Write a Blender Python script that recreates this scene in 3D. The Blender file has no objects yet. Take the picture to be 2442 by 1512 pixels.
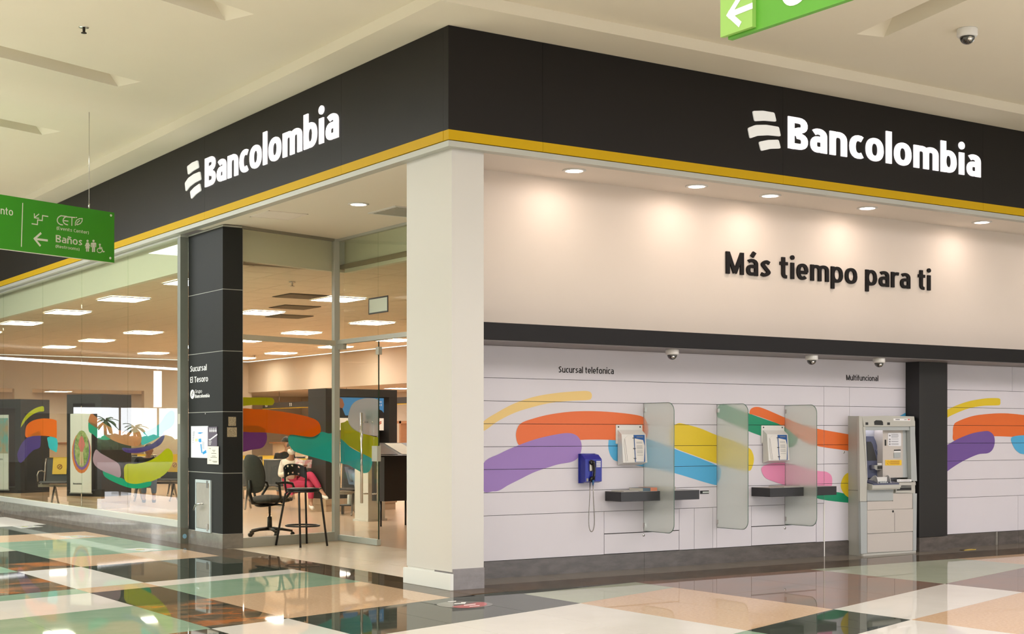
import bpy, bmesh, math, random
from mathutils import Vector, Matrix
from mathutils.geometry import tessellate_polygon
random.seed(7)
R = math.radians
S = bpy.context.scene
COL = S.collection

# ---------------------------------------------------------------- camera
F, CX, CY = 3426., 1221., 1036.           # focal length in px, principal point (lens shifted up), for a 2442x1512 frame
CAM = (-6.2421, -10.2290, 1.30)
YAW = R(56.2)
FW = (math.cos(YAW), math.sin(YAW)); RT = (math.sin(YAW), -math.cos(YAW))
cd = bpy.data.cameras.new('camera'); cam = bpy.data.objects.new('camera', cd); COL.objects.link(cam)
cam.location = CAM; cam.rotation_euler = (R(90), 0, YAW - R(90))
cd.sensor_width = 36; cd.lens = F / 2442 * 36; cd.shift_y = 280 / 2442; cd.clip_end = 400
S.camera = cam

# ---------------------------------------------------------------- world, exposure, big lights
w = bpy.data.worlds.new('sky'); S.world = w; w.use_nodes = True
nt = w.node_tree; nt.nodes.clear()
out = nt.nodes.new('ShaderNodeOutputWorld'); bg = nt.nodes.new('ShaderNodeBackground')
tc = nt.nodes.new('ShaderNodeTexCoord'); sep = nt.nodes.new('ShaderNodeSeparateXYZ')
rmp = nt.nodes.new('ShaderNodeValToRGB'); nz = nt.nodes.new('ShaderNodeTexNoise'); mx = nt.nodes.new('ShaderNodeMixRGB')
nz.inputs['Scale'].default_value = 3.0; nz.inputs['Detail'].default_value = 5
nt.links.new(tc.outputs['Generated'], sep.inputs[0]); nt.links.new(sep.outputs['Z'], rmp.inputs[0])
rmp.color_ramp.elements[0].position = .0; rmp.color_ramp.elements[0].color = (.86, .92, 1, 1)
rmp.color_ramp.elements[1].position = .6; rmp.color_ramp.elements[1].color = (.50, .68, 1, 1)
nt.links.new(tc.outputs['Generated'], nz.inputs['Vector'])
nt.links.new(nz.outputs['Fac'], mx.inputs['Fac']); nt.links.new(rmp.outputs[0], mx.inputs[1]); mx.inputs[2].default_value = (1, 1, 1, 1)
nt.links.new(mx.outputs[0], bg.inputs[0]); bg.inputs[1].default_value = 5.2
nt.links.new(bg.outputs[0], out.inputs[0])
vs = S.view_settings; vs.view_transform = 'Standard'; vs.look = 'None'; vs.exposure = 0.0; vs.gamma = 1; vs.use_curve_mapping = False

def area(name, loc, size, power, color, rot=(0, 0, 0)):
    l = bpy.data.lights.new(name, 'AREA'); l.shape = 'RECTANGLE'; l.size, l.size_y = size; l.energy = power; l.color = color
    o = bpy.data.objects.new(name, l); COL.objects.link(o); o.location = loc; o.rotation_euler = rot
    return o
# overhead fill lights added out of view, behind and beside the camera, for the floor
area('overhead_fill', (-4.7, 9.5, 4.7), (3.4, 13), 1000, (.92, .97, 1))
area('overhead_fill', (-3, -6.2, 4.7), (12, 5.2), 300, (.95, .95, 1))
area('overhead_fill', (8, -6.8, 4.7), (9.6, 4.6), 400, (.98, .92, 1))
area('overhead_fill', (-14, -8, 4.7), (8, 22), 250, (.97, .98, 1))
# unseen upward-facing fill lights, added to brighten the ceiling
area('ceiling_fill', (-9, 6, 3.9), (2.5, 22), 850, (.98, 1, .93), (math.pi, 0, 0))
area('ceiling_fill', (5, -6.5, 3.9), (18, 2.5), 330, (1, .95, .95), (math.pi, 0, 0))
area('ceiling_fill', (-9, -10, 3.9), (4, 14), 380, (1, .98, .94), (math.pi, 0, 0))

# ---------------------------------------------------------------- pixel -> point on a real plane
def ray(u, v):
    s = (u - CX) / F
    return (FW[0] + s * RT[0], FW[1] + s * RT[1], -(v - CY) / F)
def pt(u, v, t):
    d = ray(u, v); return Vector((CAM[0] + t * d[0], CAM[1] + t * d[1], CAM[2] + t * d[2]))
def onZ(u, v, z): return pt(u, v, (z - CAM[2]) / ray(u, v)[2])
def onX(u, v, x): return pt(u, v, (x - CAM[0]) / ray(u, v)[0])
def onY(u, v, y): return pt(u, v, (y - CAM[1]) / ray(u, v)[1])
def onW(u, v, p, q):
    d = ray(u, v); nx, ny = q[1] - p[1], p[0] - q[0]
    return pt(u, v, ((p[0] - CAM[0]) * nx + (p[1] - CAM[1]) * ny) / (d[0] * nx + d[1] * ny))

# ---------------------------------------------------------------- materials
MATS = {}
def mat(name, col=(.8, .8, .8), rough=.5, metal=0., emit=0., noise=None, bump=0., spec=.5, alpha=None, coat=0., emcol=None):
    """noise=(scale, other colour, contrast, stretch)"""
    if name in MATS: return MATS[name]
    m = bpy.data.materials.new(name); m.use_nodes = True; n = m.node_tree; b = n.nodes['Principled BSDF']
    c = (*col, 1)
    b.inputs['Base Color'].default_value = c; b.inputs['Roughness'].default_value = rough; b.inputs['Metallic'].default_value = metal
    b.inputs['Specular IOR Level'].default_value = spec; b.inputs['Coat Weight'].default_value = coat
    b.inputs['Coat Roughness'].default_value = .03
    if emit:
        b.inputs['Emission Color'].default_value = (*(emcol or col), 1); b.inputs['Emission Strength'].default_value = emit
    if alpha is not None: b.inputs['Alpha'].default_value = alpha
    if noise:
        g = n.nodes.new('ShaderNodeNewGeometry'); mp = n.nodes.new('ShaderNodeMapping'); t = n.nodes.new('ShaderNodeTexNoise')
        st = noise[3] if len(noise) > 3 else (1, 1, 1)
        mp.inputs['Scale'].default_value = st
        n.links.new(g.outputs['Position'], mp.inputs[0]); n.links.new(mp.outputs[0], t.inputs['Vector'])
        t.inputs['Scale'].default_value = noise[0]; t.inputs['Detail'].default_value = 8; t.inputs['Roughness'].default_value = .62
        r = n.nodes.new('ShaderNodeValToRGB'); k = noise[2]
        r.color_ramp.elements[0].position = .5 - k; r.color_ramp.elements[0].color = c
        r.color_ramp.elements[1].position = .5 + k; r.color_ramp.elements[1].color = (*noise[1], 1)
        if len(noise) > 4:
            e = r.color_ramp.elements.new(.5); e.color = (*noise[4], 1)
        n.links.new(t.outputs['Fac'], r.inputs[0]); n.links.new(r.outputs[0], b.inputs['Base Color'])
        if bump:
            bp = n.nodes.new('ShaderNodeBump'); bp.inputs['Strength'].default_value = bump; bp.inputs['Distance'].default_value = .01
            n.links.new(t.outputs['Fac'], bp.inputs['Height']); n.links.new(bp.outputs[0], b.inputs['Normal'])
    MATS[name] = m; return m

def glass(name, tint, refl=1.0, ior=1.65, rough=0.0):
    """thin clear pane: tinted straight-through light plus the front faces' mirror image"""
    m = bpy.data.materials.new(name); m.use_nodes = True; n = m.node_tree; n.nodes.clear()
    o = n.nodes.new('ShaderNodeOutputMaterial'); a = n.nodes.new('ShaderNodeBsdfTransparent'); g = n.nodes.new('ShaderNodeBsdfGlossy')
    f = n.nodes.new('ShaderNodeFresnel'); mi = n.nodes.new('ShaderNodeMixShader'); ge = n.nodes.new('ShaderNodeNewGeometry')
    s1 = n.nodes.new('ShaderNodeMath'); s1.operation = 'SUBTRACT'; s1.inputs[0].default_value = refl
    mu = n.nodes.new('ShaderNodeMath'); mu.operation = 'MULTIPLY'; mu.use_clamp = True
    a.inputs[0].default_value = (*tint, 1); g.inputs['Roughness'].default_value = rough; f.inputs['IOR'].default_value = ior
    n.links.new(ge.outputs['Backfacing'], s1.inputs[1]); n.links.new(s1.outputs[0], mu.inputs[0]); n.links.new(f.outputs[0], mu.inputs[1])
    n.links.new(mu.outputs[0], mi.inputs[0]); n.links.new(a.outputs[0], mi.inputs[1]); n.links.new(g.outputs[0], mi.inputs[2])
    n.links.new(mi.outputs[0], o.inputs[0]); MATS[name] = m; return m

def film(name, col, k):
    """translucent vinyl on glass: k = how much light goes straight through, tinted"""
    m = bpy.data.materials.new(name); m.use_nodes = True; n = m.node_tree; n.nodes.clear()
    o = n.nodes.new('ShaderNodeOutputMaterial'); a = n.nodes.new('ShaderNodeBsdfTransparent'); d = n.nodes.new('ShaderNodeBsdfDiffuse')
    t = n.nodes.new('ShaderNodeBsdfTranslucent'); m1 = n.nodes.new('ShaderNodeMixShader'); m2 = n.nodes.new('ShaderNodeMixShader')
    a.inputs[0].default_value = (*col, 1); d.inputs[0].default_value = (*col, 1); t.inputs[0].default_value = (*col, 1)
    m1.inputs[0].default_value = .5; m2.inputs[0].default_value = k
    n.links.new(d.outputs[0], m1.inputs[1]); n.links.new(t.outputs[0], m1.inputs[2])
    n.links.new(m1.outputs[0], m2.inputs[1]); n.links.new(a.outputs[0], m2.inputs[2]); n.links.new(m2.outputs[0], o.inputs[0])
    MATS[name] = m; return m

def frosted(name, col):
    m = bpy.data.materials.new(name); m.use_nodes = True; n = m.node_tree; n.nodes.clear()
    o = n.nodes.new('ShaderNodeOutputMaterial'); r = n.nodes.new('ShaderNodeBsdfRefraction'); d = n.nodes.new('ShaderNodeBsdfDiffuse')
    t = n.nodes.new('ShaderNodeBsdfTranslucent'); g = n.nodes.new('ShaderNodeBsdfGlossy')
    m0 = n.nodes.new('ShaderNodeMixShader'); m1 = n.nodes.new('ShaderNodeMixShader'); m2 = n.nodes.new('ShaderNodeMixShader')
    r.inputs['Color'].default_value = (*col, 1); r.inputs['Roughness'].default_value = .42; r.inputs['IOR'].default_value = 1.12
    d.inputs[0].default_value = (*col, 1); t.inputs[0].default_value = (*col, 1)
    g.inputs['Roughness'].default_value = .3; m0.inputs[0].default_value = .5; m1.inputs[0].default_value = .30; m2.inputs[0].default_value = .04
    n.links.new(d.outputs[0], m0.inputs[1]); n.links.new(t.outputs[0], m0.inputs[2])
    n.links.new(r.outputs[0], m1.inputs[1]); n.links.new(m0.outputs[0], m1.inputs[2])
    n.links.new(m1.outputs[0], m2.inputs[1]); n.links.new(g.outputs[0], m2.inputs[2]); n.links.new(m2.outputs[0], o.inputs[0])
    MATS[name] = m; return m

M_ceil = mat('ceiling_plaster', (.82, .765, .63), .9, noise=(.7, (.79, .73, .595), .3))
M_white = mat('white_paint', (.80, .79, .75), .6, noise=(3, (.77, .755, .71), .2))
M_plinth = mat('white_board', (.84, .86, .84), .45)
M_soffit = mat('soffit_paint', (.88, .80, .72), .8)
M_upper = mat('upper_wall_paint', (.80, .71, .63), .75, noise=(2, (.78, .69, .605), .3))
M_panel = mat('lilac_white_laminate', (.72, .69, .735), .45, noise=(1.2, (.69, .66, .70), .25))
M_gap = mat('panel_gap', (.05, .045, .045), .8)
M_black = mat('charcoal_metal', (.014, .012, .0105), .45, spec=.18)
M_char = mat('charcoal_panel', (.021, .0225, .022), .5, spec=.22, noise=(1.5, (.018, .0195, .0195), .3))
M_beam = mat('beam_black', (.014, .013, .014), .5, spec=.2)
M_beamu = mat('beam_underside', (.25, .23, .23), .5)
M_yel = mat('yellow_band', (.64, .40, .004), .5, spec=.15)
M_alu = mat('brushed_aluminium', (.56, .58, .54), .32, metal=.75, noise=(20, (.48, .50, .47), .3, (1, 1, .1)))
M_alup = mat('painted_aluminium', (.50, .51, .46), .4)
M_steel = mat('stainless_steel', (.62, .60, .57), .22, metal=1)
M_granite = mat('grey_granite', (.075, .066, .060), .20, noise=(5, (.15, .13, .12), .25, (1, 1, 3)))
M_granitel = mat('pale_granite', (.17, .155, .135), .10, noise=(6, (.27, .25, .22), .25, (1, 1, 2)), coat=.5)
M_glass = glass('green_tinted_glass', (.93, .955, .905), 1.0, 1.75)
M_glassR = glass('return_glass', (.96, .965, .93), .8, 1.5)
M_frost = frosted('frosted_glass', (.93, .96, .93))
M_edge = mat('glass_edge', (.10, .20, .16), .2)
M_signw = mat('lit_white_acrylic', (.9, .88, .9), .4, emit=.72, emcol=(1, .96, 1))
M_signg = mat('lit_grey_acrylic', (.8, .8, .78), .4, emit=.28, emcol=(1, 1, .97))
M_sidew = mat('sign_return', (.3, .35, .5), .4)
M_ink = mat('black_lettering', (.010, .008, .008), .6, spec=.2)
M_wprint = mat('white_print', (.85, .85, .85), .5)
M_lampface = mat('lamp_face', (1, 1, 1), .5, emit=16, emcol=(1, .93, .88))
M_panelight = mat('led_panel', (1, 1, 1), .5, emit=34, emcol=(1, .92, .82))
M_chrome = mat('chrome', (.8, .8, .8), .12, metal=1)
M_blackp = mat('black_plastic', (.016, .016, .016), .4)
M_blackm = mat('black_tube', (.012, .012, .012), .35)
M_smoke = mat('smoked_dome', (.03, .028, .025), .06, coat=1)
M_whitep = mat('white_plastic', (.76, .75, .72), .35)
M_bwall = mat('bank_wall_paint', (.62, .52, .40), .8)
M_btile = mat('bank_ceiling_tile', (.86, .74, .57), .85, noise=(14, (.82, .70, .54), .3))
M_bfloor = mat('bank_floor_plank', (.66, .49, .35), .2, noise=(2.2, (.60, .43, .30), .3, (1, 6, 1)))
M_beige = mat('beige_porcelain', (.74, .62, .47), .2, noise=(3, (.70, .585, .44), .3), spec=.3)
M_green = mat('sign_green', (.040, .31, .010), .42)
M_lime = mat('sign_lime', (.30, .55, .12), .42)
M_creamp = mat('cream_print', (.74, .74, .62), .5)
M_bulk = mat('bulkhead_paint', (.84, .82, .68), .8)
def stone(name, col, noise, gl=.82, rough=.025):
    """polished stone: matt body under a mirror polish whose strength follows Fresnel"""
    m = mat(name, col, .6, noise=noise, spec=0.); n = m.node_tree; b = n.nodes['Principled BSDF']; o = n.nodes['Material Output']
    g = n.nodes.new('ShaderNodeBsdfGlossy'); g.inputs['Roughness'].default_value = rough
    f = n.nodes.new('ShaderNodeFresnel'); f.inputs['IOR'].default_value = 1.5
    mu = n.nodes.new('ShaderNodeMath'); mu.operation = 'MULTIPLY'; mu.inputs[1].default_value = gl
    mi = n.nodes.new('ShaderNodeMixShader')
    n.links.new(f.outputs[0], mu.inputs[0]); n.links.new(mu.outputs[0], mi.inputs[0]); n.links.new(b.outputs[0], mi.inputs[1]); n.links.new(g.outputs[0], mi.inputs[2])
    n.links.new(mi.outputs[0], o.inputs[0]); return m
# floor stones
FL = {
 'white': stone('white_marble', (.80, .77, .72), (1.6, (.74, .70, .64), .25)),
 'green': stone('green_marble', (.24, .385, .265), (3.2, (.36, .48, .36), .28)),
 'sage': stone('sage_terrazzo', (.42, .46, .35), (3, (.47, .51, .40), .25)),
 'peach': stone('peach_granite', (.74, .53, .35), (42, (.60, .40, .25), .2)),
 'dark': stone('dark_green_granite', (.028, .036, .029), (4, (.075, .088, .068), .25, (1, 2.5, 1))),
 'slate': stone('rusty_slate', (.045, .055, .043), (1.7, (.46, .17, .055), .10, (1, 1.8, 1), (.16, .12, .075))),
 'rose': stone('rose_slate', (.17, .145, .125), (1.5, (.34, .18, .12), .2, (1, 2.2, 1))),
 'border': stone('brown_border_slate', (.075, .070, .050), (2.2, (.17, .105, .065), .2)),
 'taupe': stone('taupe_strip', (.24, .205, .165), (5, (.28, .24, .19), .2)),
}
M_grout = mat('grout', (.16, .15, .13), .6)

# ---------------------------------------------------------------- object helpers
WM = {}
def link(name, me, m=None, parent=None, world=True, kind=None):
    o = bpy.data.objects.new(name, me); COL.objects.link(o)
    if m is not None and me is not None and not me.materials: me.materials.append(m)
    WM[o.name] = Matrix.Identity(4)
    if parent is not None:
        o.parent = parent
        if world: o.matrix_parent_inverse = WM[parent.name].inverted()
        else: WM[o.name] = WM[parent.name].copy()
    if kind: o['kind'] = kind
    return o
def thing(name, label, cat, loc=(0, 0, 0), rot=0, group=None):
    o = link(name, None); o.location = loc; o.rotation_euler = (0, 0, rot); o.empty_display_size = .1
    WM[o.name] = Matrix.Translation(Vector(loc)) @ Matrix.Rotation(rot, 4, 'Z')
    o['label'] = label; o['category'] = cat
    if group: o['group'] = group
    return o
def tag(o, label, cat, group=None):
    o['label'] = label; o['category'] = cat
    if group: o['group'] = group
    return o
def lab(o, label): o['label'] = label; return o
def struct(name, me, m): return link(name, me, m, kind='structure')
def dup(root, loc=None, label=None, rot=None):
    r = root.copy(); COL.objects.link(r)
    if loc is not None: r.location = loc
    if rot is not None: r.rotation_euler = (0, 0, rot)
    if label: r['label'] = label
    for ch in [c for c in bpy.data.objects if c.parent == root]:
        c = ch.copy(); COL.objects.link(c); c.parent = r
        for g in [q for q in bpy.data.objects if q.parent == ch]:
            d = g.copy(); COL.objects.link(d); d.parent = c
    return r
def tomesh(bm, name='m', smooth=False):
    me = bpy.data.meshes.new(name); bmesh.ops.recalc_face_normals(bm, faces=bm.faces); bm.to_mesh(me); bm.free()
    if smooth:
        for p in me.polygons: p.use_smooth = True
    return me
def bm_box(bm, x0, x1, y0, y1, z0, z1, T=None):
    vs = [bm.verts.new(v) for v in ((x0,y0,z0),(x1,y0,z0),(x1,y1,z0),(x0,y1,z0),(x0,y0,z1),(x1,y0,z1),(x1,y1,z1),(x0,y1,z1))]
    if T is not None:
        for v in vs: v.co = T @ v.co
    for f in ((0,3,2,1),(4,5,6,7),(0,1,5,4),(1,2,6,5),(2,3,7,6),(3,0,4,7)): bm.faces.new([vs[i] for i in f])
def bevel(bm, w, seg=2):
    bmesh.ops.bevel(bm, geom=list(bm.edges), offset=w, segments=seg, affect='EDGES', profile=.6, clamp_overlap=True)
def box(x0, x1, y0, y1, z0, z1, bev=0, T=None, seg=2):
    bm = bmesh.new(); bm_box(bm, min(x0,x1), max(x0,x1), min(y0,y1), max(y0,y1), min(z0,z1), max(z0,z1), T)
    if bev: bevel(bm, bev, seg)
    return tomesh(bm)
def boxes(lst, bev=0, T=None):
    bm = bmesh.new()
    for b in lst: bm_box(bm, *b, T=T)
    if bev: bevel(bm, bev, 1)
    return tomesh(bm)
def prism(pts, thick):
    """pts: 3D coplanar outline; thick: Vector offset"""
    bm = bmesh.new(); a = [bm.verts.new(p) for p in pts]; b = [bm.verts.new(Vector(p) + Vector(thick)) for p in pts]
    n = len(pts)
    bm.faces.new(a); bm.faces.new(b[::-1])
    for i in range(n): bm.faces.new([a[i], b[i], b[(i+1) % n], a[(i+1) % n]])
    return tomesh(bm)
def bm_tube(bm, pts, r, seg=8, closed=False, cap=True):
    pts = [Vector(p) for p in pts]; n = len(pts); rings = []
    up = None
    for i, p in enumerate(pts):
        if closed: d = (pts[(i+1) % n] - pts[i-1])
        else: d = (pts[min(i+1, n-1)] - pts[max(i-1, 0)])
        d.normalize()
        if up is None: up = Vector((0, 0, 1)) if abs(d.z) < .9 else Vector((1, 0, 0))
        a = d.cross(up); a.normalize(); b = a.cross(d); b.normalize(); up = b
        rr = r[i] if isinstance(r, (list, tuple)) else r
        rings.append([bm.verts.new(p + a * math.cos(k * 2 * math.pi / seg) * rr + b * math.sin(k * 2 * math.pi / seg) * rr) for k in range(seg)])
    m = n if closed else n - 1
    for i in range(m):
        A, B = rings[i], rings[(i+1) % n]
        for k in range(seg): bm.faces.new([A[k], A[(k+1) % seg], B[(k+1) % seg], B[k]])
    if cap and not closed: bm.faces.new(rings[0][::-1]); bm.faces.new(rings[-1])
def tube(pts, r, seg=8, closed=False):
    bm = bmesh.new(); bm_tube(bm, pts, r, seg, closed); return tomesh(bm, smooth=True)
def lathe(prof, c=(0, 0, 0), seg=24, smooth=True):
    bm = bmesh.new(); rings = []
    for r, z in prof:
        rings.append([bm.verts.new((c[0] + r * math.cos(k * 2 * math.pi / seg), c[1] + r * math.sin(k * 2 * math.pi / seg), c[2] + z)) for k in range(seg)])
    for A, B in zip(rings, rings[1:]):
        for k in range(seg): bm.faces.new([A[k], A[(k+1) % seg], B[(k+1) % seg], B[k]])
    if prof[0][0] > 0 and prof[-1][0] > 0:
        for k in range(seg): bm.faces.new([rings[-1][k], rings[-1][(k+1) % seg], rings[0][(k+1) % seg], rings[0][k]])
    else: bm.faces.new(rings[0][::-1]); bm.faces.new(rings[-1])
    bmesh.ops.remove_doubles(bm, verts=bm.verts, dist=1e-5)
    return tomesh(bm, smooth=smooth)
def smooth_poly(pts, n=5):
    """closed Catmull-Rom through 2D points"""
    out = []; N = len(pts)
    for i in range(N):
        p0, p1, p2, p3 = pts[i-1], pts[i], pts[(i+1) % N], pts[(i+2) % N]
        for k in range(n):
            t = k / n
            out.append(tuple(.5 * (2*p1[j] + (p2[j]-p0[j])*t + (2*p0[j]-5*p1[j]+4*p2[j]-p3[j])*t*t + (3*p1[j]-p0[j]-3*p2[j]+p3[j])*t**3) for j in (0, 1)))
    return out
def clip(poly, x0, x1, y0, y1):
    def cut(P, f, g):
        o = []
        for i in range(len(P)):
            a, b = P[i-1], P[i]; fa, fb = f(a), f(b)
            if fb: 
                if not fa: o.append(g(a, b))
                o.append(b)
            elif fa: o.append(g(a, b))
        return o
    def ix(c): return lambda a, b: (c, a[1] + (b[1]-a[1]) * (c-a[0]) / (b[0]-a[0]))
    def iy(c): return lambda a, b: (a[0] + (b[0]-a[0]) * (c-a[1]) / (b[1]-a[1]), c)
    for f, g in ((lambda p: p[0] >= x0, ix(x0)), (lambda p: p[0] <= x1, ix(x1)), (lambda p: p[1] >= y0, iy(y0)), (lambda p: p[1] <= y1, iy(y1))):
        if not poly: return []
        poly = cut(poly, f, g)
    q = []
    for p in poly:
        if not q or (abs(p[0]-q[-1][0]) + abs(p[1]-q[-1][1])) > 1e-5: q.append(p)
    return q if len(q) > 2 else []
def clip_tris(poly, x0, x1, y0, y1):
    """concave outline against a rectangle, as clean convex pieces"""
    from mathutils.geometry import tessellate_polygon
    out = []
    for t in tessellate_polygon([[Vector((p[0], p[1], 0)) for p in poly]]):
        q = clip([poly[i] for i in t], x0, x1, y0, y1)
        if q and area2(q) > 1e-8: out.append(q)
    return out
def area2(P): return abs(sum(P[i-1][0]*P[i][1] - P[i][0]*P[i-1][1] for i in range(len(P)))) / 2
def flat(polys, to3, n, thick=.0006):
    """thin printed shapes: list of 2D polygons -> prisms lying on a plane"""
    bm = bmesh.new()
    lift = len(polys) < 60 and max(len(P) for P in polys) > 3
    for kk, P in enumerate(polys):
        a = [bm.verts.new(Vector(to3(*p)) + (Vector(n) * 2e-5 * kk if lift else Vector())) for p in P]
        if len(a) < 5: bm.faces.new(a)
        else:
            for t in tessellate_polygon([[Vector((p[0], p[1], 0)) for p in P]]): bm.faces.new([a[i] for i in t])
    bmesh.ops.remove_doubles(bm, verts=bm.verts, dist=1e-6)
    me = bpy.data.meshes.new('flat'); 
    g = bmesh.ops.extrude_face_region(bm, geom=list(bm.faces))
    bmesh.ops.translate(bm, verts=[e for e in g['geom'] if isinstance(e, bmesh.types.BMVert)], vec=Vector(n) * thick)
    bmesh.ops.recalc_face_normals(bm, faces=bm.faces)
    bm.to_mesh(me); bm.free(); return me

# ---- lettering: a humanist sans drawn with strokes, capital height 1
def sarc(cx_, cy_, rx, ry, a0, a1, n=14, e=2.35):
    o = []
    for i in range(n+1):
        a = R(a0 + (a1-a0)*i/n); c, q = math.cos(a), math.sin(a)
        o.append((cx_ + rx*math.copysign(abs(c)**(2/e), c), cy_ + ry*math.copysign(abs(q)**(2/e), q)))
    return o
def cspl(P, n=7):
    P = [P[0]] + list(P) + [P[-1]]; o = []
    for i in range(1, len(P)-2):
        for k in range(n):
            t = k/n; o.append(tuple(.5*(2*P[i][j] + (P[i+1][j]-P[i-1][j])*t + (2*P[i-1][j]-5*P[i][j]+4*P[i+1][j]-P[i+2][j])*t*t + (3*P[i][j]-P[i-1][j]-3*P[i+1][j]+P[i+2][j])*t**3) for j in (0, 1)))
    return o + [P[-1]]
def glyph(ch, w):
    """-> width, list of (centre line, closed)"""
    h = w/2; k = w*.42; X = .76; AS = 1.06; DE = -.30
    ring = lambda W, y0=0, y1=X: (sarc(W/2, (y0+y1)/2, W/2-h, (y1-y0)/2-k, 0, 360, 32)[:-1], True)
    base = {'á': 'a', 'í': 'i', 'ñ': 'n'}.get(ch, ch)
    L = []; W = .6
    if base == 'o': W = .66; L = [ring(W)]
    elif base == 'c': W = .50; L = [(sarc(.33, X/2, .33-h, X/2-k, 58, 302), False)]
    elif base == 'e': W = .60; L = [([(W-h, X*.47)] + sarc(W/2, X/2, W/2-h, X/2-k, 4, 312, 22), False), ([(h, X*.46), (W-h*.6, X*.46)], False)]
    elif base == 'a': W = .58; r_ = .145; L = [(sarc(W/2-.01, X-.25, W/2-h+.01, .25-k, 138, 0, 10) + [(W-h, 0)], False), ([(W-h, X*.555)] + [(.30, X*.555)] + sarc(.25, .5*(X*.555+k), .25-h, .5*(X*.555-k), 90, 270, 9) + [(W*.62, k*1.1), (W-h, .13)], False)]
    elif base == 'n': W = .62; L = [([(h, 0), (h, X)], False), ([(h, X-.30)] + sarc(W/2, X-.28, W/2-h, .28-k, 168, 0, 10) + [(W-h, 0)], False)]
    elif base == 'm': W = .98; b = (W+w)/2; L = [([(h, 0), (h, X)], False)] + [([(x0+h, X-.27)] + sarc(x0+b/2, X-.25, b/2-h, .25-k, 168, 0, 10) + [(x0+b-h, 0)], False) for x0 in (0, b-w)]
    elif base == 'h': W = .62; L = [([(h, 0), (h, AS)], False), ([(h, X-.30)] + sarc(W/2, X-.28, W/2-h, .28-k, 168, 0, 10) + [(W-h, 0)], False)]
    elif base == 'u': W = .62; L = [([(W-h, 0), (W-h, X)], False), ([(h, X)] + sarc(W/2, .28, W/2-h, .28-k, 180, 350, 10), False)]
    elif base == 'r': W = .40; L = [([(h, 0), (h, X)], False), ([(h, X-.30)] + sarc(.34, X-.28, .34-h, .28-k, 168, 72, 8), False)]
    elif base in 'bpdq':
        W = .64; x = h if base in 'bp' else W-h; L = [([(x, DE if base in 'pq' else 0), (x, AS if base in 'bd' else X)], False), ring(W)]
    elif base == 'l': W = w; L = [([(h, 0), (h, AS)], False)]
    elif base == 'i':
        W = w*1.1; L = [([(W/2, 0), (W/2, X)], False)]
        if ch == 'i': L.append((sarc(W/2, 1.0, w*.29, w*.31, 0, 360, 14, 2)[:-1], 'dot'))
    elif base == 't': W = .42; L = [([(.09+h, .98), (.09+h, .24)] + sarc(.09+h+.16, .24, .16, .24-k, 180, 275, 7), False), ([(0, X-k), (.40, X-k)], False)]
    elif base == 'f': W = .40; L = [([(.09+h, 0), (.09+h, .84)] + sarc(.09+h+.17, .84, .17, .22-k, 180, 82, 7), False), ([(0, X-k), (.38, X-k)], False)]
    elif base == 's': W = .50; L = [(cspl([(W-.05, X-k-.06), (W*.56, X-k), (h+.03, X-.20), (W*.5, X*.51), (W-h-.01, .20), (W*.42, k), (.03, k+.05)]), False)]
    elif base == 'v': W = .60; L = [([(h*.9, X), (W/2, .02)], False), ([(W-h*.9, X), (W/2, .02)], False)]
    elif base == 'y': W = .60; L = [([(h*.9, X), (W/2, .04)], False), ([(W-h*.9, X), (W*.33, DE)], False)]
    elif ch == 'B': W = .68; L = [([(h, 0), (h, 1)], False), ([(h, 1-k), (.34, 1-k)] + sarc(.36, .755+.0, .27-h+.04, .245-k, 88, -90, 9) + [(h, .51)], False), ([(h, .51), (.36, .51)] + sarc(.38, .255, .30-h, .255-k, 88, -90, 9) + [(h, k)], False)]
    elif ch == 'R': W = .66; L = [([(h, 0), (h, 1)], False), ([(h, 1-k), (.33, 1-k)] + sarc(.33, .73, .30-h, .27-k, 88, -90, 9) + [(h, .46+.0)], False), ([(.32, .46), (W-h*.7, 0)], False)]
    elif ch == 'E': W = .52; L = [([(h, 0), (h, 1)], False)] + [([(h, y), (W-(.04 if y == .52 else 0), y)], False) for y in (k, .52, 1-k)]
    elif ch == 'T': W = .62; L = [([(W/2, 0), (W/2, 1)], False), ([(0, 1-k), (W, 1-k)], False)]
    elif ch == 'H': W = .72; L = [([(h, 0), (h, 1)], False), ([(W-h, 0), (W-h, 1)], False), ([(h, .52), (W-h, .52)], False)]
    elif ch == 'A': W = .74; L = [([(h*.8, 0), (W/2, 1)], False), ([(W-h*.8, 0), (W/2, 1)], False), ([(.18, .34), (W-.18, .34)], False)]
    elif ch == 'M': W = .88; L = [([(h, 0), (h, 1)], False), ([(W-h, 0), (W-h, 1)], False), ([(h, .97), (W/2, .05)], False), ([(W-h, .97), (W/2, .05)], False)]
    elif ch == 'C': W = .62; L = [(sarc(.42, .5, .42-h, .5-k, 58, 302, 20), False)]
    elif ch == 'G': W = .72; L = [(sarc(.42, .5, .42-h, .5-k, 52, 318, 20), False), ([(.42, .50), (W-h, .50)], False), ([(W-h, .54), (W-h, .10)], False)]
    elif ch == 'S': W = .56; L = [(cspl([(W-.05, 1-k-.07), (W*.56, 1-k), (h+.03, .76), (W*.5, .52), (W-h-.01, .26), (W*.42, k), (.03, k+.07)]), False)]
    elif ch == '(': W = .26; L = [(sarc(.45, .40, .36, .70, 130, 230, 10, 2), False)]
    elif ch == ')': W = .26; L = [(sarc(-.19, .40, .36, .70, 50, -50, 10, 2), False)]
    elif ch == '1': W = .42; L = [([(.28, 0), (.28, 1)], False), ([(.06, .78), (.28, .96)], False)]
    elif ch == '0': W = .60; L = [ring(W, 0, 1)]
    elif ch == '2': W = .58; L = [(cspl([(.05, .86), (.26, 1-k), (W-h-.02, .76), (.36, .42), (.05, k+.02)]), False), ([(.02, k), (W, k)], False)]
    elif ch == ' ': W = .22
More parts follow.
